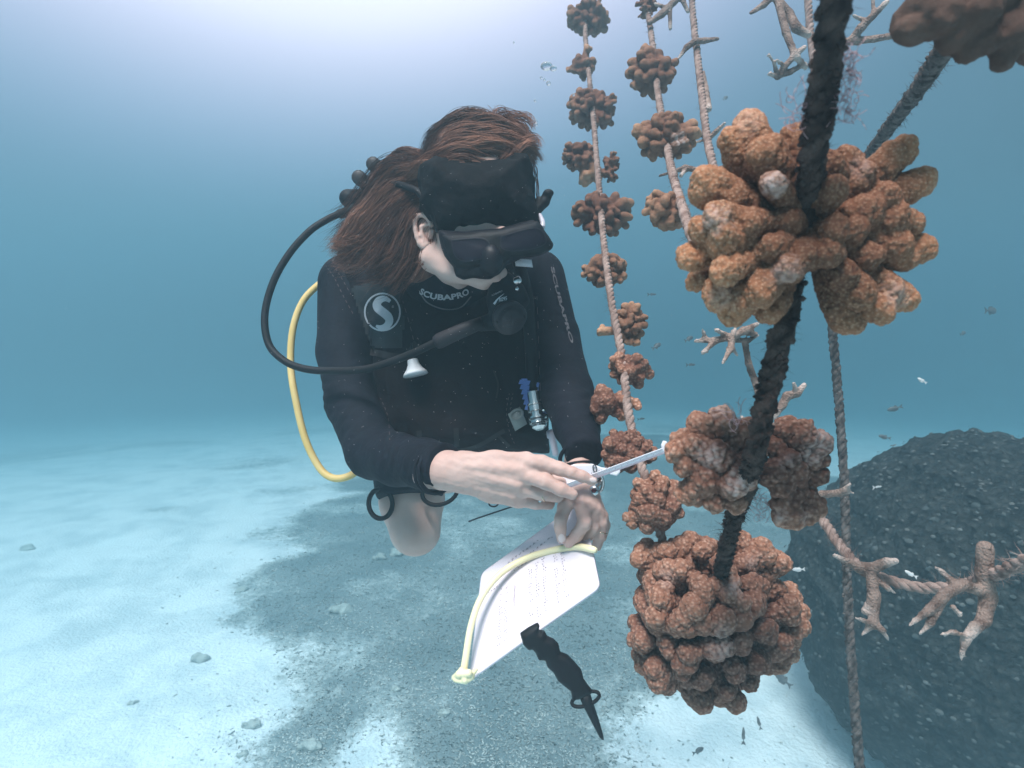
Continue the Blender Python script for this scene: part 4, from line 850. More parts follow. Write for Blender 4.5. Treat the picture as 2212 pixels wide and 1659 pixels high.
def text_mesh(s, bold=.0):
    cu = bpy.data.curves.new('t', 'FONT'); cu.body = s; cu.offset = bold; cu.resolution_u = 3; cu.size = 1; o = bpy.data.objects.new('t', cu); COL.objects.link(o)
    me = bpy.data.meshes.new_from_object(o); V = np.array([v.co[:] for v in me.vertices]); Fc = [list(p.vertices) for p in me.polygons]; bpy.data.objects.remove(o); bpy.data.meshes.remove(me); return V, Fc
def decal_text(b, s, fn, lift=.002, bold=.03):
    V, Fc = text_mesh(s, bold); V[:, 0] -= V[:, 0].min(); w = V[:, 0].max(); out = [hit(b, *fn(v[0] / w, v[1] / .7), lift) for v in V]; return np.array(out), Fc
# emblem
pv, pf = decal_poly(tb, [(759, 622), (800, 610), (846, 602), (860, 625), (872, 690), (868, 752), (800, 748), (782, 690)], .002, 5)
patch = mk('shoulder_patch', pv, pf, M['patch'], vest)
rg = [(826 + 38 * math.cos(a), 674 + 40 * math.sin(a)) for a in np.linspace(0, 2 * math.pi, 25)]
v1 = decal_strip(tb, rg, 3.6, .0042, 3)
sv = [(843, 651), (832, 645), (820, 648), (814, 657), (817, 666), (828, 675), (838, 684), (841, 694), (835, 704), (824, 708), (812, 704)]
v2 = decal_strip(tb, sv, [7, 12, 16, 18, 19, 19, 19, 17, 15, 12, 5], .0044, 4)
v3 = decal_text(tb, '®', lambda u, v: (846 + u * 5, 665 - v * 5), .0045, 0)
mk('emblem', *join([v1, v2, v3]), M['logo'], vest, smooth=False)
# neck lettering
def arc(u, v):
    a = R_(148 - 104 * u + 0); a = R_(218 - 100 * u) ; r = 74 - v * 12
    return (960 + 66 * math.sin((u - .5) * 1.95) * (1 - v * .1), 612 + 33 * math.cos((u - .5) * 1.95) - v * 11.5 + 3)
collar = decal_text(tb, 'SCUBAPRO', arc, .003, .035)
mk('collar_lettering', *collar, M['logo'], person, smooth=False)
def sleeve_txt(u, v):
    x0 = 1190 + 43 * u ** 1.15; return (x0 + v * 7, 576 + 165 * u)
mk('sleeve_lettering', *decal_text(sb, 'SCUBAPRO', sleeve_txt, .003, .03), M['grey'], person, smooth=False)
mk('collar_seam', *decal_strip(tb, [(908, 634), (925, 655), (960, 668), (995, 664), (1018, 640)], 3.0, .002), M['grey'], person)
st = [decal_strip(tb, p, 1.3, .002, 14, 2) for p in ([(704, 574), (722, 600), (742, 640), (764, 680)], [(716, 568), (735, 596), (758, 636)], [(764, 620), (840, 600)], [(870, 650), (890, 720), (900, 780)], [(822, 860), (838, 900), (842, 950)], [(1100, 850), (1094, 890), (1100, 930), (1112, 960)], [(1108, 850), (1102, 888), (1108, 925)], [(1160, 640), (1164, 750), (1168, 870)])]
Ms = mat('stitching', (.10, .075, .08), .8)
for q in st: mk('stitching', *q, Ms, vest, smooth=False)
for pts, w in (([(880, 960), (940, 975), (1020, 968), (1090, 930)], 9), ([(1075, 940), (1100, 965)], 7), ([(905, 930), (908, 970)], 11), ([(985, 925), (987, 965)], 11), ([(800, 760), (870, 770), (900, 740)], 14), ([(1066, 800), (1076, 830), (1072, 860)], 4)):
    mk('strap', *decal_strip(vb, pts, w, .004, 8), Mstrap, vest)
# pull toggle, D rings, tabs
def lathe(a, b, prof, sides=16):
    """prof: (t along a->b, radius m)"""
    a, b = np.asarray(a), np.asarray(b); P = np.array([a + (b - a) * t for t, r in prof]); return tube(P, [r for t, r in prof], sides)
t0 = hit(tb, 892, 776, .012); t1 = C(898, 812, 1.0); dd = -t0[2]
mk('pull_toggle', *lathe(C(891, 777, dd), C(898, 810, dd - .004), [(0, .0085), (.1, .0095), (.3, .010), (.6, .014), (.85, .020), (1, .0215)]), mat('toggle', (.72, .72, .74), .4), vest)
V, Q = tube(spline([hit(tb, 888, 740, .006), hit(tb, 890, 760, .006), C(891, 778, dd)], 5), .002, 6); mk('cord', V, Q, M['black'], vest)
for c, a, b, r in (((822, 1088, 1.10), (26, 8), (-6, 30), .0045), ((950, 1062, 1.08), (38, -12), (8, 26), .0038)):
    cc = C(*c); s = c[2] / F; V, Q = tube(ring_path(cc, np.array([a[0], -a[1], 6]) * s, np.array([b[0], -b[1], 4]) * s, 26), r, 8, False); mk('ring', V, Q, M['black'], vest)
mk('side_tab', *join([box(C(1131, 568, 1.0), [.014, -.001, 0], [-.001, .006, 0], [0, 0, .002])]), M['white'], vest)
mk('buckle', *join([box(C(1118, 905, 1.01), [.010, .006, 0], [-.006, .014, 0], [0, 0, .004]), tube(ring_path(C(1116, 895, 1.005), np.array([.010, .002, 0]), np.array([0, .008, 0]), 14), .002, 6)]), mat('buckle', (.22, .24, .23), .4), vest)
mk('whistle', *lathe(C(1190, 930, 1.0), C(1201, 985, .98), [(0, .004), (.02, .008), (.25, .0085), (.3, .006), (.95, .005), (1, .002)]), mat('pale_plastic', (.55, .50, .56), .4), vest)
# inflator
inf = tube(spline([C(1118, 560, 1.04), C(1138, 640, 1.02), C(1146, 740, 1.01), C(1152, 845, 1.0)], 10), .0105, 14)
mk('inflator_hose', *inf, M['black'], vest)
s = 1.0 / F
bl = [box(C(1133 + i * 2.6, 826 + i * 11, 1.0), [.0085, -.001, 0], [.0012, .0036, 0], [0, 0, .008 - .0006 * (i % 2)]) for i in range(6)] + [box(C(1141, 852, 1.003), [.006, 0, 0], [-.005, .026, 0], [0, 0, .006])]
bl += [box(C(1164 + i * 2.5, 832 + i * 11, 1.0), [.0042, -.001, 0], [.001, .0038, 0], [0, 0, .008 - .0006 * (i % 2)]) for i in range(6)] + [box(C(1168, 858, 1.003), [.003, 0, 0], [-.008, .026, 0], [0, 0, .006])]
mk('inflator_grip', *join(bl), M['blue'], vest, smooth=False)
mk('hose_coupling', *lathe(C(1152, 848, .99), C(1166, 928, .97), [(0, .0105), (.28, .0105), (.3, .013), (.33, .013), (.36, .011), (.38, .0135), (.52, .0135), (.54, .010), (.64, .010), (.66, .0145), (.71, .0145), (.73, .011), (.77, .0145), (.83, .0145), (.85, .011), (.88, .013), (.93, .012), (1, .006)], 20), M['chrome'], vest, smooth=False)

# air tank and first stage behind the head
tank = empty('scuba_tank', C(880, 900, 1.5), 'dark air tank and valve mostly hidden behind the hair', 'air tank')
mk('cylinder', *lathe(C(890, 960, 1.44), C(858, 500, 1.34), [(0, .03), (.03, .07), (.08, .085), (.85, .085), (.95, .06), (1, .025)], 24), M['black'], tank)
f = Field(C(720, 480, 1.12) + [0, 0, -.03], C(850, 330, 1.12) + [0, 0, .04], .0025)
f.chain([(812, 358, 1.12, 15), (822, 385, 1.14, 15)], .004); f.chain([(780, 388, 1.11, 15), (800, 400, 1.12, 16)], .004); f.chain([(752, 428, 1.10, 19), (790, 430, 1.12, 20)], .004); f.chain([(735, 462, 1.1, 10), (765, 455, 1.1, 13), (800, 440, 1.12, 18)], .004)
V, Q = f.mesh(); mk('valve', V, Q, M['black'], tank)
for c in ((808, 357, 1.105), (777, 386, 1.095)): mk('knob', *lathe(C(c[0] - 3, c[1] - 4, c[2] - .012), C(c[0] + 4, c[1] + 3, c[2] + .012), [(0, .009), (.1, .013), (.25, .0105), (.4, .013), (.55, .0105), (.7, .013), (.9, .013), (1, .009)], 12), mat('valve_knob', (.03, .024, .024), .5), tank)

# regulator with its hoses
reg = empty('regulator', C(1090, 680, .95), 'black regulator mouthpiece with a long black hose looping left of the diver', 'regulator')
f = Field(C(1030, 750, .93) + [0, 0, -.03], C(1150, 590, .93) + [0, 0, .05], .002)
f.chain([(1085, 615, .92, 30), (1090, 650, .92, 36), (1100, 680, .925, 38)], .01); f.chain([(1040, 700, .95, 16), (1085, 690, .93, 24)], .01); f.chain([(1120, 625, .92, 14), (1130, 650, .92, 14)], .006)
V, Q = f.mesh(); mk('second_stage', V, Q, M['black'], reg)
cc = C(1102, 688, .90); ax = np.array([.35, -.45, .82]); ax /= np.linalg.norm(ax)
mk('purge_cover', *lathe(cc - ax * .012, cc + ax * .008, [(0, .024), (.3, .026), (.6, .0262), (.75, .0245), (.76, .021), (.7, .019), (.72, .015), (.8, .0145), (.78, .011), (.86, .010), (.86, .002)], 28), mat('purge', (.022, .017, .02), .5), reg)
rb = bvh(V, Q)
v1 = decal_text(rb, 'R095', lambda u, v: (1078 + u * 17, 652 - u * 4 - v * 8.5), .0025, .01); v2 = decal_text(rb, 'SCUBAPRO', lambda u, v: (1062 + u * 23, 640 - u * 10 - v * 3.5), .0025, .0)
v3 = decal_strip(rb, [(1067, 657), (1076, 645), (1089, 634)], [5, 2.5, .6], .0025)
mk('badge_lettering', *join([v1, v2, v3]), M['logo'], reg, smooth=False)
mk('hose', *tube(spline([C(730, 463, 1.09), C(705, 475, 1.08), C(668, 500, 1.07), C(625, 548, 1.06), C(590, 610, 1.05), C(572, 680, 1.04), C(580, 742, 1.03), C(612, 778, 1.02), C(655, 796, 1.01), C(710, 801, 1.0), C(790, 797, .98), C(870, 772, .965), C(945, 738, .95), C(1000, 712, .94), C(1040, 697, .935)], 10), .0062, 14), M['black'], reg)
mk('hose_sleeve', *tube([C(942, 740, .95), C(950, 736, .948), C(1000, 713, .94), C(1042, 697, .935)], [.0105, .0125, .0115, .0095], 14), mat('sleeve', (.020, .015, .018), .6), reg)
mk('exhaust_fitting', *join([lathe(C(1108, 610, .90), C(1126, 603, .90), [(0, .003), (.2, .006), (.8, .006), (1, .003)]), lathe(C(1112, 622, .90), C(1120, 626, .90), [(0, .002), (.5, .004), (1, .002)])]), M['chrome'], reg)
yh = mk('second_hose', *tube(spline([C(720, 596, 1.20), C(692, 612, 1.19), C(655, 650, 1.18), C(633, 710, 1.17), C(628, 790, 1.16), C(640, 870, 1.14), C(660, 950, 1.12), (C(690, 1010, 1.11)), C(718, 1032, 1.10), C(752, 1029, 1.10), C(790, 1005, 1.12)], 10), .0066, 14), M['yellow'], reg)
yh['label'] = 'yellow hose looping beside the right arm'

# dive mask
mask = empty('dive_mask', C(1080, 530, .88), 'black dive mask worn over the eyes of the diver', 'dive mask')
f = Field(C(920, 630, .88) + [0, 0, -.06], C(1215, 450, .88) + [0, 0, .06], .0022)
f.pillow([(944, 494), (1000, 500), (1080, 494), (1150, 474), (1168, 484), (1184, 508), (1197, 524), (1193, 534), (1170, 548), (1130, 556), (1098, 572), (1078, 592), (1060, 604), (1022, 600), (1000, 604), (984, 596), (978, 575), (958, 550), (948, 520)], .875, .030, 0, .012)
f.ell(C(1062, 560, .846), (.017, .022, .018), .012); f.noise(.0004, .02, 3)
V, Q = f.mesh(); V = relax(V, Q, 1); mk('skirt', V, Q, mat('mask_rubber', (.006, .0055, .009), .5, spec=.35), mask); mb = bvh(V, Q)
f = Field(C(930, 610, .86) + [0, 0, -.03], C(1215, 455, .86) + [0, 0, .03], .002)
f.pillow([(950, 503), (1010, 502), (1085, 495), (1160, 474), (1172, 484), (1197, 523), (1192, 533), (1165, 547), (1105, 556), (1085, 572), (1045, 574), (1010, 582), (985, 578), (966, 550)], .848, .0125, 0, .016)
f.noise(.0003, .02, 3); V, Q = f.mesh(); V = relax(V, Q, 1); mk('frame', V, Q, M['black'], mask); mb = bvh(V, Q)
for lp in ([(975, 518), (1040, 514), (1058, 530), (1045, 556), (1005, 564), (983, 552)], [(1082, 510), (1158, 492), (1180, 520), (1160, 535), (1110, 542), (1084, 535)]): mk('lens', *decal_poly(mb, lp, .0016, 4), M['glass'], mask)
for lp in ([(975, 518), (1040, 514), (1058, 530), (1045, 556), (1005, 564), (983, 552), (975, 518)], [(1082, 510), (1158, 492), (1180, 520), (1160, 535), (1110, 542), (1084, 535), (1082, 510)]): mk('lens_rim', *decal_strip(mb, lp, 2.6, .0028, 4), M['purge_rim'], mask)
mk('strap', *join([tube(spline([C(814, 392, hz(-40)), C(850, 395, hz(-5)), C(880, 404, hz(25)), C(905, 416, hz(50)), C(930, 450, hz(60)), C(950, 500, hz(70))], 6), [.002 + .0035 * min(1, i / 8) for i in range(31)], 8),
                   tube(spline([C(955, 500, hz(72)), C(965, 520, hz(80)), C(975, 530, hz(85))], 5), .006, 8)]), M['black'], mask)
f = Field(C(1140, 475, .93) + [0, 0, -.02], C(1205, 400, .93) + [0, 0, .02], .0018)
f.chain([(1183, 420, .93, 11), (1176, 436, .93, 11), (1160, 455, .93, 10)], .003); f.chain([(1163, 430, .93, 6), (1160, 450, .93, 8)], .003); f.ell(C(1185, 417, .925), (.008, .006, .006), .002)
V, Q = f.mesh(); mk('strap_buckle', V, Q, M['black'], mask)
mk('skirt_edge', *tube(spline([C(1165, 465, .92), C(1172, 480, .91), C(1172, 492, .905)], 5), .004, 8), mat('clear_edge', (.55, .52, .58), .3), mask)
mk('side_clip', *decal_strip(mb, [(950, 520), (955, 528), (960, 538)], 2, .005), M['chrome'], mask)

# jewellery and wrist wear
s = .76 / F
rc = C(1172, 1068, .766)
ring1 = empty('ring', rc, 'thin gold ring with a small clear stone on the ring finger of the outstretched hand', 'ring')
V, Q = tube(ring_path(rc, np.array([5, -14.5, 3]) * s * 1.08, np.array([-3, 2, 15]) * s * 1.1, 26), .0007, 6, False); mk('band', V, Q, M['gold'], ring1)
lv, lq = lump_mesh(); g = hit(rhb, 1166, 1082, .0018, .76); mk('stone', lv * .0026 + g, lq, M['chrome'], ring1, smooth=False)
rc = C(1296, 1150, .80); V, Q = tube(ring_path(rc, np.array([15, -2, 3]) * s * 1.02, np.array([0, 3, 15]) * s * 1.06, 26), .0008, 6, False)
prop(mk('ring', V, Q, M['gold']), 'thin plain ring on a finger of the hand holding the slate', 'ring')
watch = empty('bracelet', C(1290, 1055, .82), 'chunky silver bangle with a dark red stone on the wrist above the slate', 'bracelet')
V, Q = tube(ring_path(C(1262, 1046, .825), np.array([.0225, .008, 0]), np.array([.001, -.004, .021]), 36), .0038, 10, False); mk('bangle', V, Q, M['chrome'], watch)
V, Q = tube(ring_path(C(1288, 1042, .81), np.array([.0085, .003, .002]), np.array([-.003, .014, .004]), 26), .0022, 8, False); mk('loop', V, Q, M['chrome'], watch)
mk('setting', *lathe(C(1284, 1060, .80), C(1283, 1060, .794), [(0, .007), (.6, .0075), (1, .006)], 16), M['chrome'], watch); mk('stone', lv * .0035 + C(1283, 1060, .7935), lq, M['red'], watch)
V, Q = tube(ring_path(C(1250, 1004, .845), np.array([.0190, .002, 0]), np.array([0, .006, .0185]), 34), .0022, 8, False); prop(mk('wrist_strap', V, Q, M['black']), 'thin black strap round the wrist just below the wetsuit cuff', 'wrist strap')

# calliper
cal = empty('calliper', C(1300, 1020, .745), 'white plastic calliper held between the fingers measuring a coral', 'calliper')
A, B = C(1205, 1056, .785), C(1434, 972, .692); u = (B - A) / np.linalg.norm(B - A); w = np.cross(u, [0, 0, 1.]); w = w / np.linalg.norm(w); w = w * np.sign(w[1]); nn = np.cross(u, w); nn *= np.sign(nn[2])
mk('beam', *box((A + B) / 2, u * np.linalg.norm(B - A) / 2, w * .0028 + nn * .001, nn * .0016), M['white'], cal, smooth=False)
mk('beam_edge', *box((A + B) / 2 - w * .0032, u * np.linalg.norm(B - A) / 2.02, w * .0005, nn * .0022), mat('beam_grey', (.42, .37, .42), .5), cal, smooth=False)
tk = [box(A + (B - A) * t + nn * .0024 + w * (.0012 if i % 5 else .0006), u * .00018, w * (.0007 if i % 5 else .0013), nn * .0002) for i, t in enumerate(np.linspace(.30, .985, 62))]
mk('scale', *join(tk), M['pencil'], cal, smooth=False)
def slab(poly, d, th, m, name, parent, tilt=0):
    f = Field(C(min(p[0] for p in poly) - 6, max(p[1] for p in poly) + 6, d) + [0, 0, -.01], C(max(p[0] for p in poly) + 6, min(p[1] for p in poly) - 6, d) + [0, 0, .01], .0009)
    q = np.array([C(x, y, d)[:2] for x, y in poly]); X, Y, Z = f.ax[0][:, None, None], f.ax[1][None, :, None], f.ax[2][None, None, :]
    d2 = poly_sd(X[:, :, 0] + 0 * Y[:, :, 0], Y[:, :, 0] + 0 * X[:, :, 0], q)[:, :, None]; r = .0012
    a = d2 + r; b = np.abs(Z + d) - th + r; f.F = (np.minimum(np.maximum(a, b), 0) + np.sqrt(np.maximum(a, 0) ** 2 + np.maximum(b, 0) ** 2) - r).astype(np.float32)
    V, Q = f.mesh(); return mk(name, V, Q, m, parent)
slab([(1226, 1008), (1240, 1003), (1280, 1002), (1300, 1010), (1318, 1012), (1322, 1018), (1285, 1034), (1262, 1040), (1215, 1052), (1205, 1040)], .776, .0028, M['white'], 'slider', cal)
slab([(1316, 1020), (1338, 1012), (1340, 1019), (1332, 1028), (1318, 1025)], .755, .0025, M['white'], 'thumb_rest', cal)
slab([(1428, 962), (1432, 952), (1440, 953), (1444, 976), (1436, 980), (1430, 974)], .70, .0025, M['white'], 'jaw', cal)
mk('window', *tube(ring_path(C(1285, 1012, .771), np.array([.0022, .0008, 0]), np.array([-.001, .0045, 0]), 18), .0008, 6), mat('window', (.06, .06, .07), .4), cal)
mk('scale_lettering', *join([box(C(1262 + i * 5.3, 1028 - i * 1.9 + (i % 3) * 1.2, .7715), [.0008, .0003, 0], [-.0001, .0005 + .0003 * (i % 2), 0], [0, 0, .0002]) for i in range(11)]), M['pencil'], cal, smooth=False)

# slate
slate = empty('writing_slate', C(1150, 1300, .8), 'white slate covered in pencil notes held below the hand', 'slate')
TL, TR, BR, BL = C(1041, 1239, .86), C(1258, 1082, .835), C(1297, 1270, .74), C(1014, 1471, .76)
def bil(u, v): return (TL * (1 - u) + TR * u) * (1 - v) + (BL * (1 - u) + BR * u) * v
nrm = np.cross(TR - TL, BL - TL); nrm /= np.linalg.norm(nrm); nrm *= np.sign(nrm[2])
def slate_mesh():
    n = 24; V, Fc = [], []; rad = .05
    def corner(u, v):                                            # round the corners
        cu, cv_ = min(u, 1 - u), min(v, 1 - v)
        if cu < rad and cv_ < rad:
            a = np.array([rad - cu, rad - cv_]); L = np.linalg.norm(a)
            m = max(abs(a)); a = a * (m / L) if L > 0 else a; cu, cv_ = rad - a[0], rad - a[1]; u = cu if u < .5 else 1 - cu; v = cv_ if v < .5 else 1 - cv_
        return u, v
    g = np.r_[0, .015, .03, .05, np.linspace(.08, .92, n), .95, .97, .985, 1]; m = len(g)
    for sgn in (1, -1):
        for a in g:
            for b in g:
                u, v = corner(a, b); bow = .0012 * math.sin(u * 3.14) * math.sin(v * 2.5); V.append(bil(u, v) + nrm * (sgn * .0016 + bow))
    for s_ in (0, 1):
        for i in range(m - 1):
            for j in range(m - 1):
                q = [s_ * m * m + i * m + j, s_ * m * m + i * m + j + 1, s_ * m * m + (i + 1) * m + j + 1, s_ * m * m + (i + 1) * m + j]; Fc.append(q if s_ == 0 else q[::-1])
    for i in range(m - 1):
        for a, b in (((i, 0), (i + 1, 0)), ((i + 1, m - 1), (i, m - 1)), ((0, i + 1), (0, i)), ((m - 1, i), (m - 1, i + 1))):
            p, q = a[0] * m + a[1], b[0] * m + b[1]; Fc.append([p, q, q + m * m, p + m * m])
    return np.array(V), Fc
mk('board', *slate_mesh(), M['slate'], slate)
def notes():
    rng = np.random.default_rng(4); parts = []
    def stroke(pts, w=.00045):
        P = np.array([bil(u, v) + nrm * (.0020 + .0012 * math.sin(u * 3.14) * math.sin(v * 2.5)) for u, v in pts]); parts.append(tube(P, w, 4, False))
    def glyphs(u, v, n, s, along):
        for i in range(n):
            k = rng.integers(3, 6); q = [(u + along[0] * (i + .12 * j) * s * 1.25 + rng.uniform(-.4, .4) * s * along[1], v + along[1] * (i + .12 * j) * s * 1.25 + rng.uniform(-.45, .45) * s) for j in range(k)]
            stroke(q)
    for i, (v, n) in enumerate(((.10, 9), (.17, 12), (.24, 7))): glyphs(.28 + .03 * i, v, n, .028, (1, 0))
    for cidx, u in enumerate((.22, .27, .48, .54, .60, .70, .76)):
        for r in range(20):
            if rng.random() < .82: glyphs(u + rng.uniform(-.006, .006), .34 + r * .028, rng.integers(1, 3), .014, (1, 0))
    glyphs(.10, .28, 5, .02, (1, 0)); stroke([(.35, .40), (.355, .62)], .0003); stroke([(.36, .42), (.34, .58)], .0003)
    mk('handwriting', *joinq(parts), M['pencil'], slate)
notes()
cord_ = empty('slate_cord', C(1000, 1465, .75), 'pale yellow rubber tube looped over the slate and knotted at its corner', 'cord')
mk('tube', *tube(spline([C(1000, 1462, .75), C(1006, 1420, .757), C(1018, 1350, .775), C(1040, 1290, .797), C(1080, 1240, .815), C(1135, 1207, .82), C(1190, 1190, .81), C(1245, 1181, .788), C(1288, 1189, .764)], 10), [.0044] * 60 + [.0046] * 15 + [.0046] * 4 + [.0042, .003], 12), M['cord'], cord_)
f = Field(C(965, 1490, .75) + [0, 0, -.015], C(1035, 1435, .75) + [0, 0, .015], .0013)
f.chain([(982, 1464, .75, 7), (992, 1456, .742, 8), (1012, 1454, .742, 8), (1020, 1463, .748, 6)], .001); f.chain([(984, 1468, .745, 6), (1005, 1472, .742, 6), (1018, 1464, .745, 6)], .001); f.chain([(998, 1448, .745, 8), (1004, 1470, .74, 6)], .001); f.chain([(1012, 1466, .75, 6), (1028, 1447, .75, 5)], .001)
V, Q = f.mesh(); mk('knot', V, Q, M['cord'], cord_)
pc = C(1060, 1110, .82)
prop(mk('pencil', *join([tube([C(1012, 1127, .83), C(1030, 1120, .83), C(1102, 1096, .84), C(1180, 1070, .85)], .0011, 8)]), mat('pencil_rod', (.045, .055, .065), .6)), 'thin dark rod sticking out to the left below the outstretched hand', 'rod')
V, Q = tube(ring_path(C(1066, 1088, .95), np.array([.007, 0, 0]), np.array([0, .005, .002]), 18), .0013, 6, False); prop(mk('clip_ring', V, Q, M['black']), 'small dark ring hanging under the outstretched hand', 'ring')

# black tool under the slate
tool = empty('hand_tool', C(1200, 1430, .72), 'black notched tool handle with a ring and spike hanging below the slate', 'tool')
slabp = [(1123, 1368), (1142, 1355), (1161, 1345), (1166, 1350), (1164, 1361), (1176, 1362), (1182, 1374), (1196, 1380), (1207, 1391), (1210, 1408), (1226, 1414), (1240, 1428), (1256, 1447), (1261, 1466), (1272, 1482), (1282, 1493), (1266, 1506), (1236, 1512), (1233, 1492), (1222, 1484), (1205, 1470), (1195, 1452), (1182, 1440), (1178, 1426), (1163, 1425), (1157, 1410), (1150, 1402), (1142, 1404), (1130, 1392)]
f = Field(C(1110, 1530, .72) + [0, 0, -.02], C(1300, 1330, .72) + [0, 0, .02], .0013); f.pillow(slabp, .72, .008); V, Q = f.mesh(); V = relax(V, Q, 1, .5)
mk('handle', V, Q, M['black'], tool); sc = .72 / F
V, Q = tube(ring_path(C(1265, 1510, .72), np.array([29, 12, 3]) * sc, np.array([4, -11, 4]) * sc, 28), 4 * sc, 8, False); mk('ring', V, Q, M['black'], tool)
mk('spike', *tube([C(1262, 1498, .72), C(1270, 1520, .72), C(1285, 1555, .72), C(1299, 1590, .72), C(1303, 1598, .72)], np.array([13, 12, 9, 5, 1.5]) * sc, 10), M['black'], tool)

# ---------------------------------------------------------------- fish
def fish(x, y, d, L, ang, label, m=None, tall=.36, flip=1):
    s = L * d / F; n = 12; t = np.linspace(0, 1, n); hh = tall * .5 * np.sin(np.pi * np.clip(t, 0, 1) ** .75) ** .8 * (1 - .15 * t); hh[0] = .02; hh[-1] = .045; V, Fc = [], []; k = 10
    for i in range(n):
        for j in range(k):
            a = 2 * math.pi * j / k; V.append([(.5 - t[i] * .8), hh[i] * math.sin(a), hh[i] * .38 * math.cos(a)])
    for i in range(n - 1):
        for j in range(k): Fc.append([i * k + j, i * k + (j + 1) % k, (i + 1) * k + (j + 1) % k, (i + 1) * k + j])
    Fc.append(list(range(k))[::-1]); Fc.append([(n - 1) * k + j for j in range(k)]); body = np.array(V)
    def fin(poly, th=.008):
        P = [[a, b, th] for a, b in poly] + [[a, b, -th] for a, b in poly]; q = len(poly); return np.array(P), [list(range(q)), list(range(q, 2 * q))[::-1]] + [[i, (i + 1) % q, q + (i + 1) % q, q + i] for i in range(q)]
    tail = fin([(-.28, .04), (-.52, .17), (-.44, 0), (-.52, -.17), (-.28, -.04)]); dor = fin([(.25, tall * .38), (.1, tall * .62), (-.15, tall * .5), (-.22, tall * .2)]); an = fin([(.05, -tall * .42), (-.08, -tall * .62), (-.2, -tall * .2)])
    a = R_(ang); cy = R_(25); Rm = np.array([[math.cos(a), -math.sin(a), 0], [math.sin(a), math.cos(a), 0], [0, 0, 1]]) @ np.array([[math.cos(cy), 0, math.sin(cy)], [0, 1, 0], [-math.sin(cy), 0, math.cos(cy)]]); o0 = C(x, y, d)
    tr = lambda v: (v * [flip, 1, 1] * s) @ Rm.T + o0
    r = empty('fish', o0, label, 'fish', 'small fish swimming in the background'); m = m or M['fish']
    mk('body', tr(body), Fc, m, r); mk('tail', tr(tail[0]), tail[1], m, r, smooth=False); mk('dorsal_fin', tr(dor[0]), dor[1], m, r, smooth=False); mk('anal_fin', tr(an[0]), an[1], m, r, smooth=False)
for a in [(2140, 671, 3.2, 44, 2, 'faint fish furthest right above the boulder coral'), (1933, 882, 2.6, 30, 200, 'dark deep bodied fish above the left part of the boulder coral'), (1911, 944, 2.8, 24, 165, 'small dark fish just over the top edge of the boulder coral'),
          (1895, 1052, 2.0, 30, 2, 'bright thin silver fish in front of the boulder coral', M['fish_pale'], .14), (1692, 1468, 1.9, 40, 140, 'fish with pale belly beside the lower right of the coral ball', None, .42), (1508, 1622, 1.9, 32, 10, 'dark fish at the bottom edge over white sand'),
          (1606, 1590, 1.8, 34, 80, 'slim fish pointing up over white sand near the bottom', None, .2), (1640, 1562, 1.8, 26, 100, 'second slim fish over white sand, nearer the boulder coral', None, .25), (1567, 212, 3.0, 20, 40, 'tiny faint fish between the third rope and the thick rope at the top'),
          (1808, 692, 3.2, 28, 10, 'faint fish just behind the hanging rope at its upper end'), (1488, 732, 2.4, 26, 25, 'faint fish left of the pale branching coral'), (1492, 788, 2.6, 26, 3, 'faint fish below left of the pale branching coral', None, .2),
          (1418, 748, 2.4, 28, 30, 'faint fish right of the left rope at regulator height'), (1408, 636, 2.6, 24, 5, 'thin faint fish right of the left rope at shoulder height', None, .2), (1385, 905, 2.4, 20, 5, 'tiny faint fish right of the left rope at elbow height', None, .2),
          (1992, 822, 2.8, 20, 140, 'pinkish fish in open water above the boulder coral', M['fish_pale']), (2080, 720, 3.4, 22, 20, 'small faint fish below the one furthest right'), (1722, 1005, 1.4, 16, 60, 'tiny fish seen through the gap beside the thick rope'),
          (1968, 1240, 1.7, 26, 150, 'pale fish over the boulder coral just above the sideways rope', M['fish_pale'], .3), (1725, 1230, 1.7, 26, 190, 'pale fish right of the coral ball', M['fish_pale'], .34)]:
    fish(*a[:5], a[5], *(a[6:]))

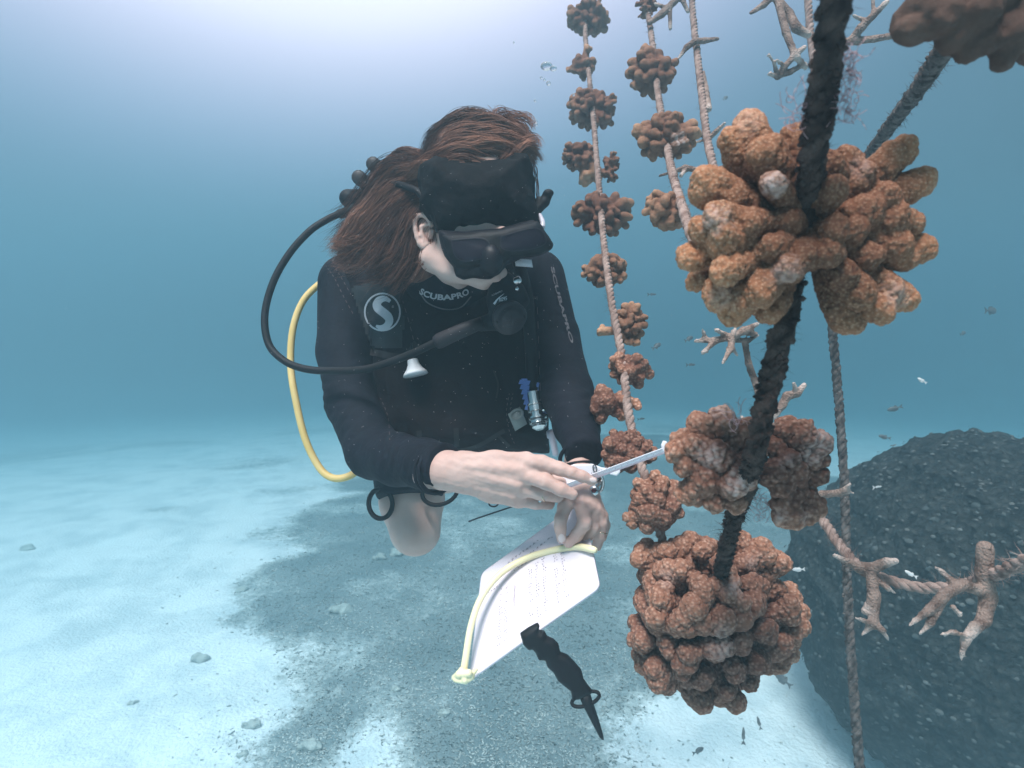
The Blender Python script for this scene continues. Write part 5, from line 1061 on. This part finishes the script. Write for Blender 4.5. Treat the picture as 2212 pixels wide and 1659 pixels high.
# ---------------------------------------------------------------- bubbles and specks
lv2 = []
def sphere(c, r, nu=14, nv=9):
    V = [c + np.array([0, r[1], 0])]; 
    for i in range(1, nv):
        a = math.pi * i / nv
        for j in range(nu): b = 2 * math.pi * j / nu; V.append(c + np.array([math.sin(a) * math.cos(b) * r[0], math.cos(a) * r[1], math.sin(a) * math.sin(b) * r[2]]))
    V.append(c - np.array([0, r[1], 0])); Fc = [[0, 1 + (j + 1) % nu, 1 + j] for j in range(nu)]
    for i in range(nv - 2):
        for j in range(nu): Fc.append([1 + i * nu + j, 1 + i * nu + (j + 1) % nu, 1 + (i + 1) * nu + (j + 1) % nu, 1 + (i + 1) * nu + j])
    n = len(V) - 1; b = 1 + (nv - 2) * nu; Fc += [[n, b + j, b + (j + 1) % nu] for j in range(nu)]; return np.array(V), Fc
for x, y, rx, ry, lb in [(1180, 143, 13, 8, 'largest flattened bubble left of the top corals'), (1195, 148, 8, 5, 'bubble touching the largest one on its right'), (1185, 180, 5, 5, 'round bubble just below the largest one'),
                         (1169, 168, 3, 3, 'tiny bubble under the left side of the largest one'), (1157, 262, 4, 5, 'bubble level with the top of the hair'), (1156, 218, 3, 3, 'small bubble between the large ones and the hair'),
                         (1176, 172, 3, 3, 'tiny bubble between the largest and the round one'), (1110, 92, 2, 3, 'tiny bubble high up left of the others'), (1239, 205, 3, 3, 'tiny bubble just left of the third coral'), (1159, 270, 3, 3, 'small bubble directly under the one at hair height')]:
    d = 1.25; prop(mk('bubble', *sphere(C(x, y, d), np.array([rx, ry, rx]) * d / F), M['bubble']), lb, 'bubble', 'air bubbles rising beside the ropes')
def specks():
    rng = np.random.default_rng(9); lv, lq = lump_mesh(); parts = []
    for i in range(420):
        d = rng.uniform(.6, 1.5); x, y = (rng.uniform(680, 1260), rng.uniform(260, 1000)) if i < 330 else (rng.uniform(0, 2212), rng.uniform(0, 1659)); d = d if i >= 330 else rng.uniform(.5, .84)
        parts.append((lv * rng.uniform(.0002, .0005) * d + C(x, y, d), lq))
    V, Fc = join(parts); prop(mk('suspended_particles', V, Fc, M['speck']), 'fine pale specks drifting in the water around the diver', 'particles', kind='stuff')
specks()

# ---------------------------------------------------------------- haze
hb, hq = box((0, 44, -1.15), (70.5, 0, 0), (0, 58, 0), (0, 0, 4.2))
hm = bpy.data.materials.new('haze'); hm.use_nodes = True; nt = hm.node_tree; nt.nodes.clear(); ho = nt.nodes.new('ShaderNodeOutputMaterial'); pv_ = nt.nodes.new('ShaderNodeVolumePrincipled')
pv_.inputs['Density'].default_value = .18; pv_.inputs['Color'].default_value = (.31, .48, .56, 1); pv_.inputs['Absorption Color'].default_value = (0, .14, .24, 1); pv_.inputs['Anisotropy'].default_value = .62
nt.links.new(pv_.outputs[0], ho.inputs['Volume'])
prop(mk('haze', hb, hq, hm, world=True, smooth=False), 'blue green water haze filling the whole scene', 'haze', kind='stuff')
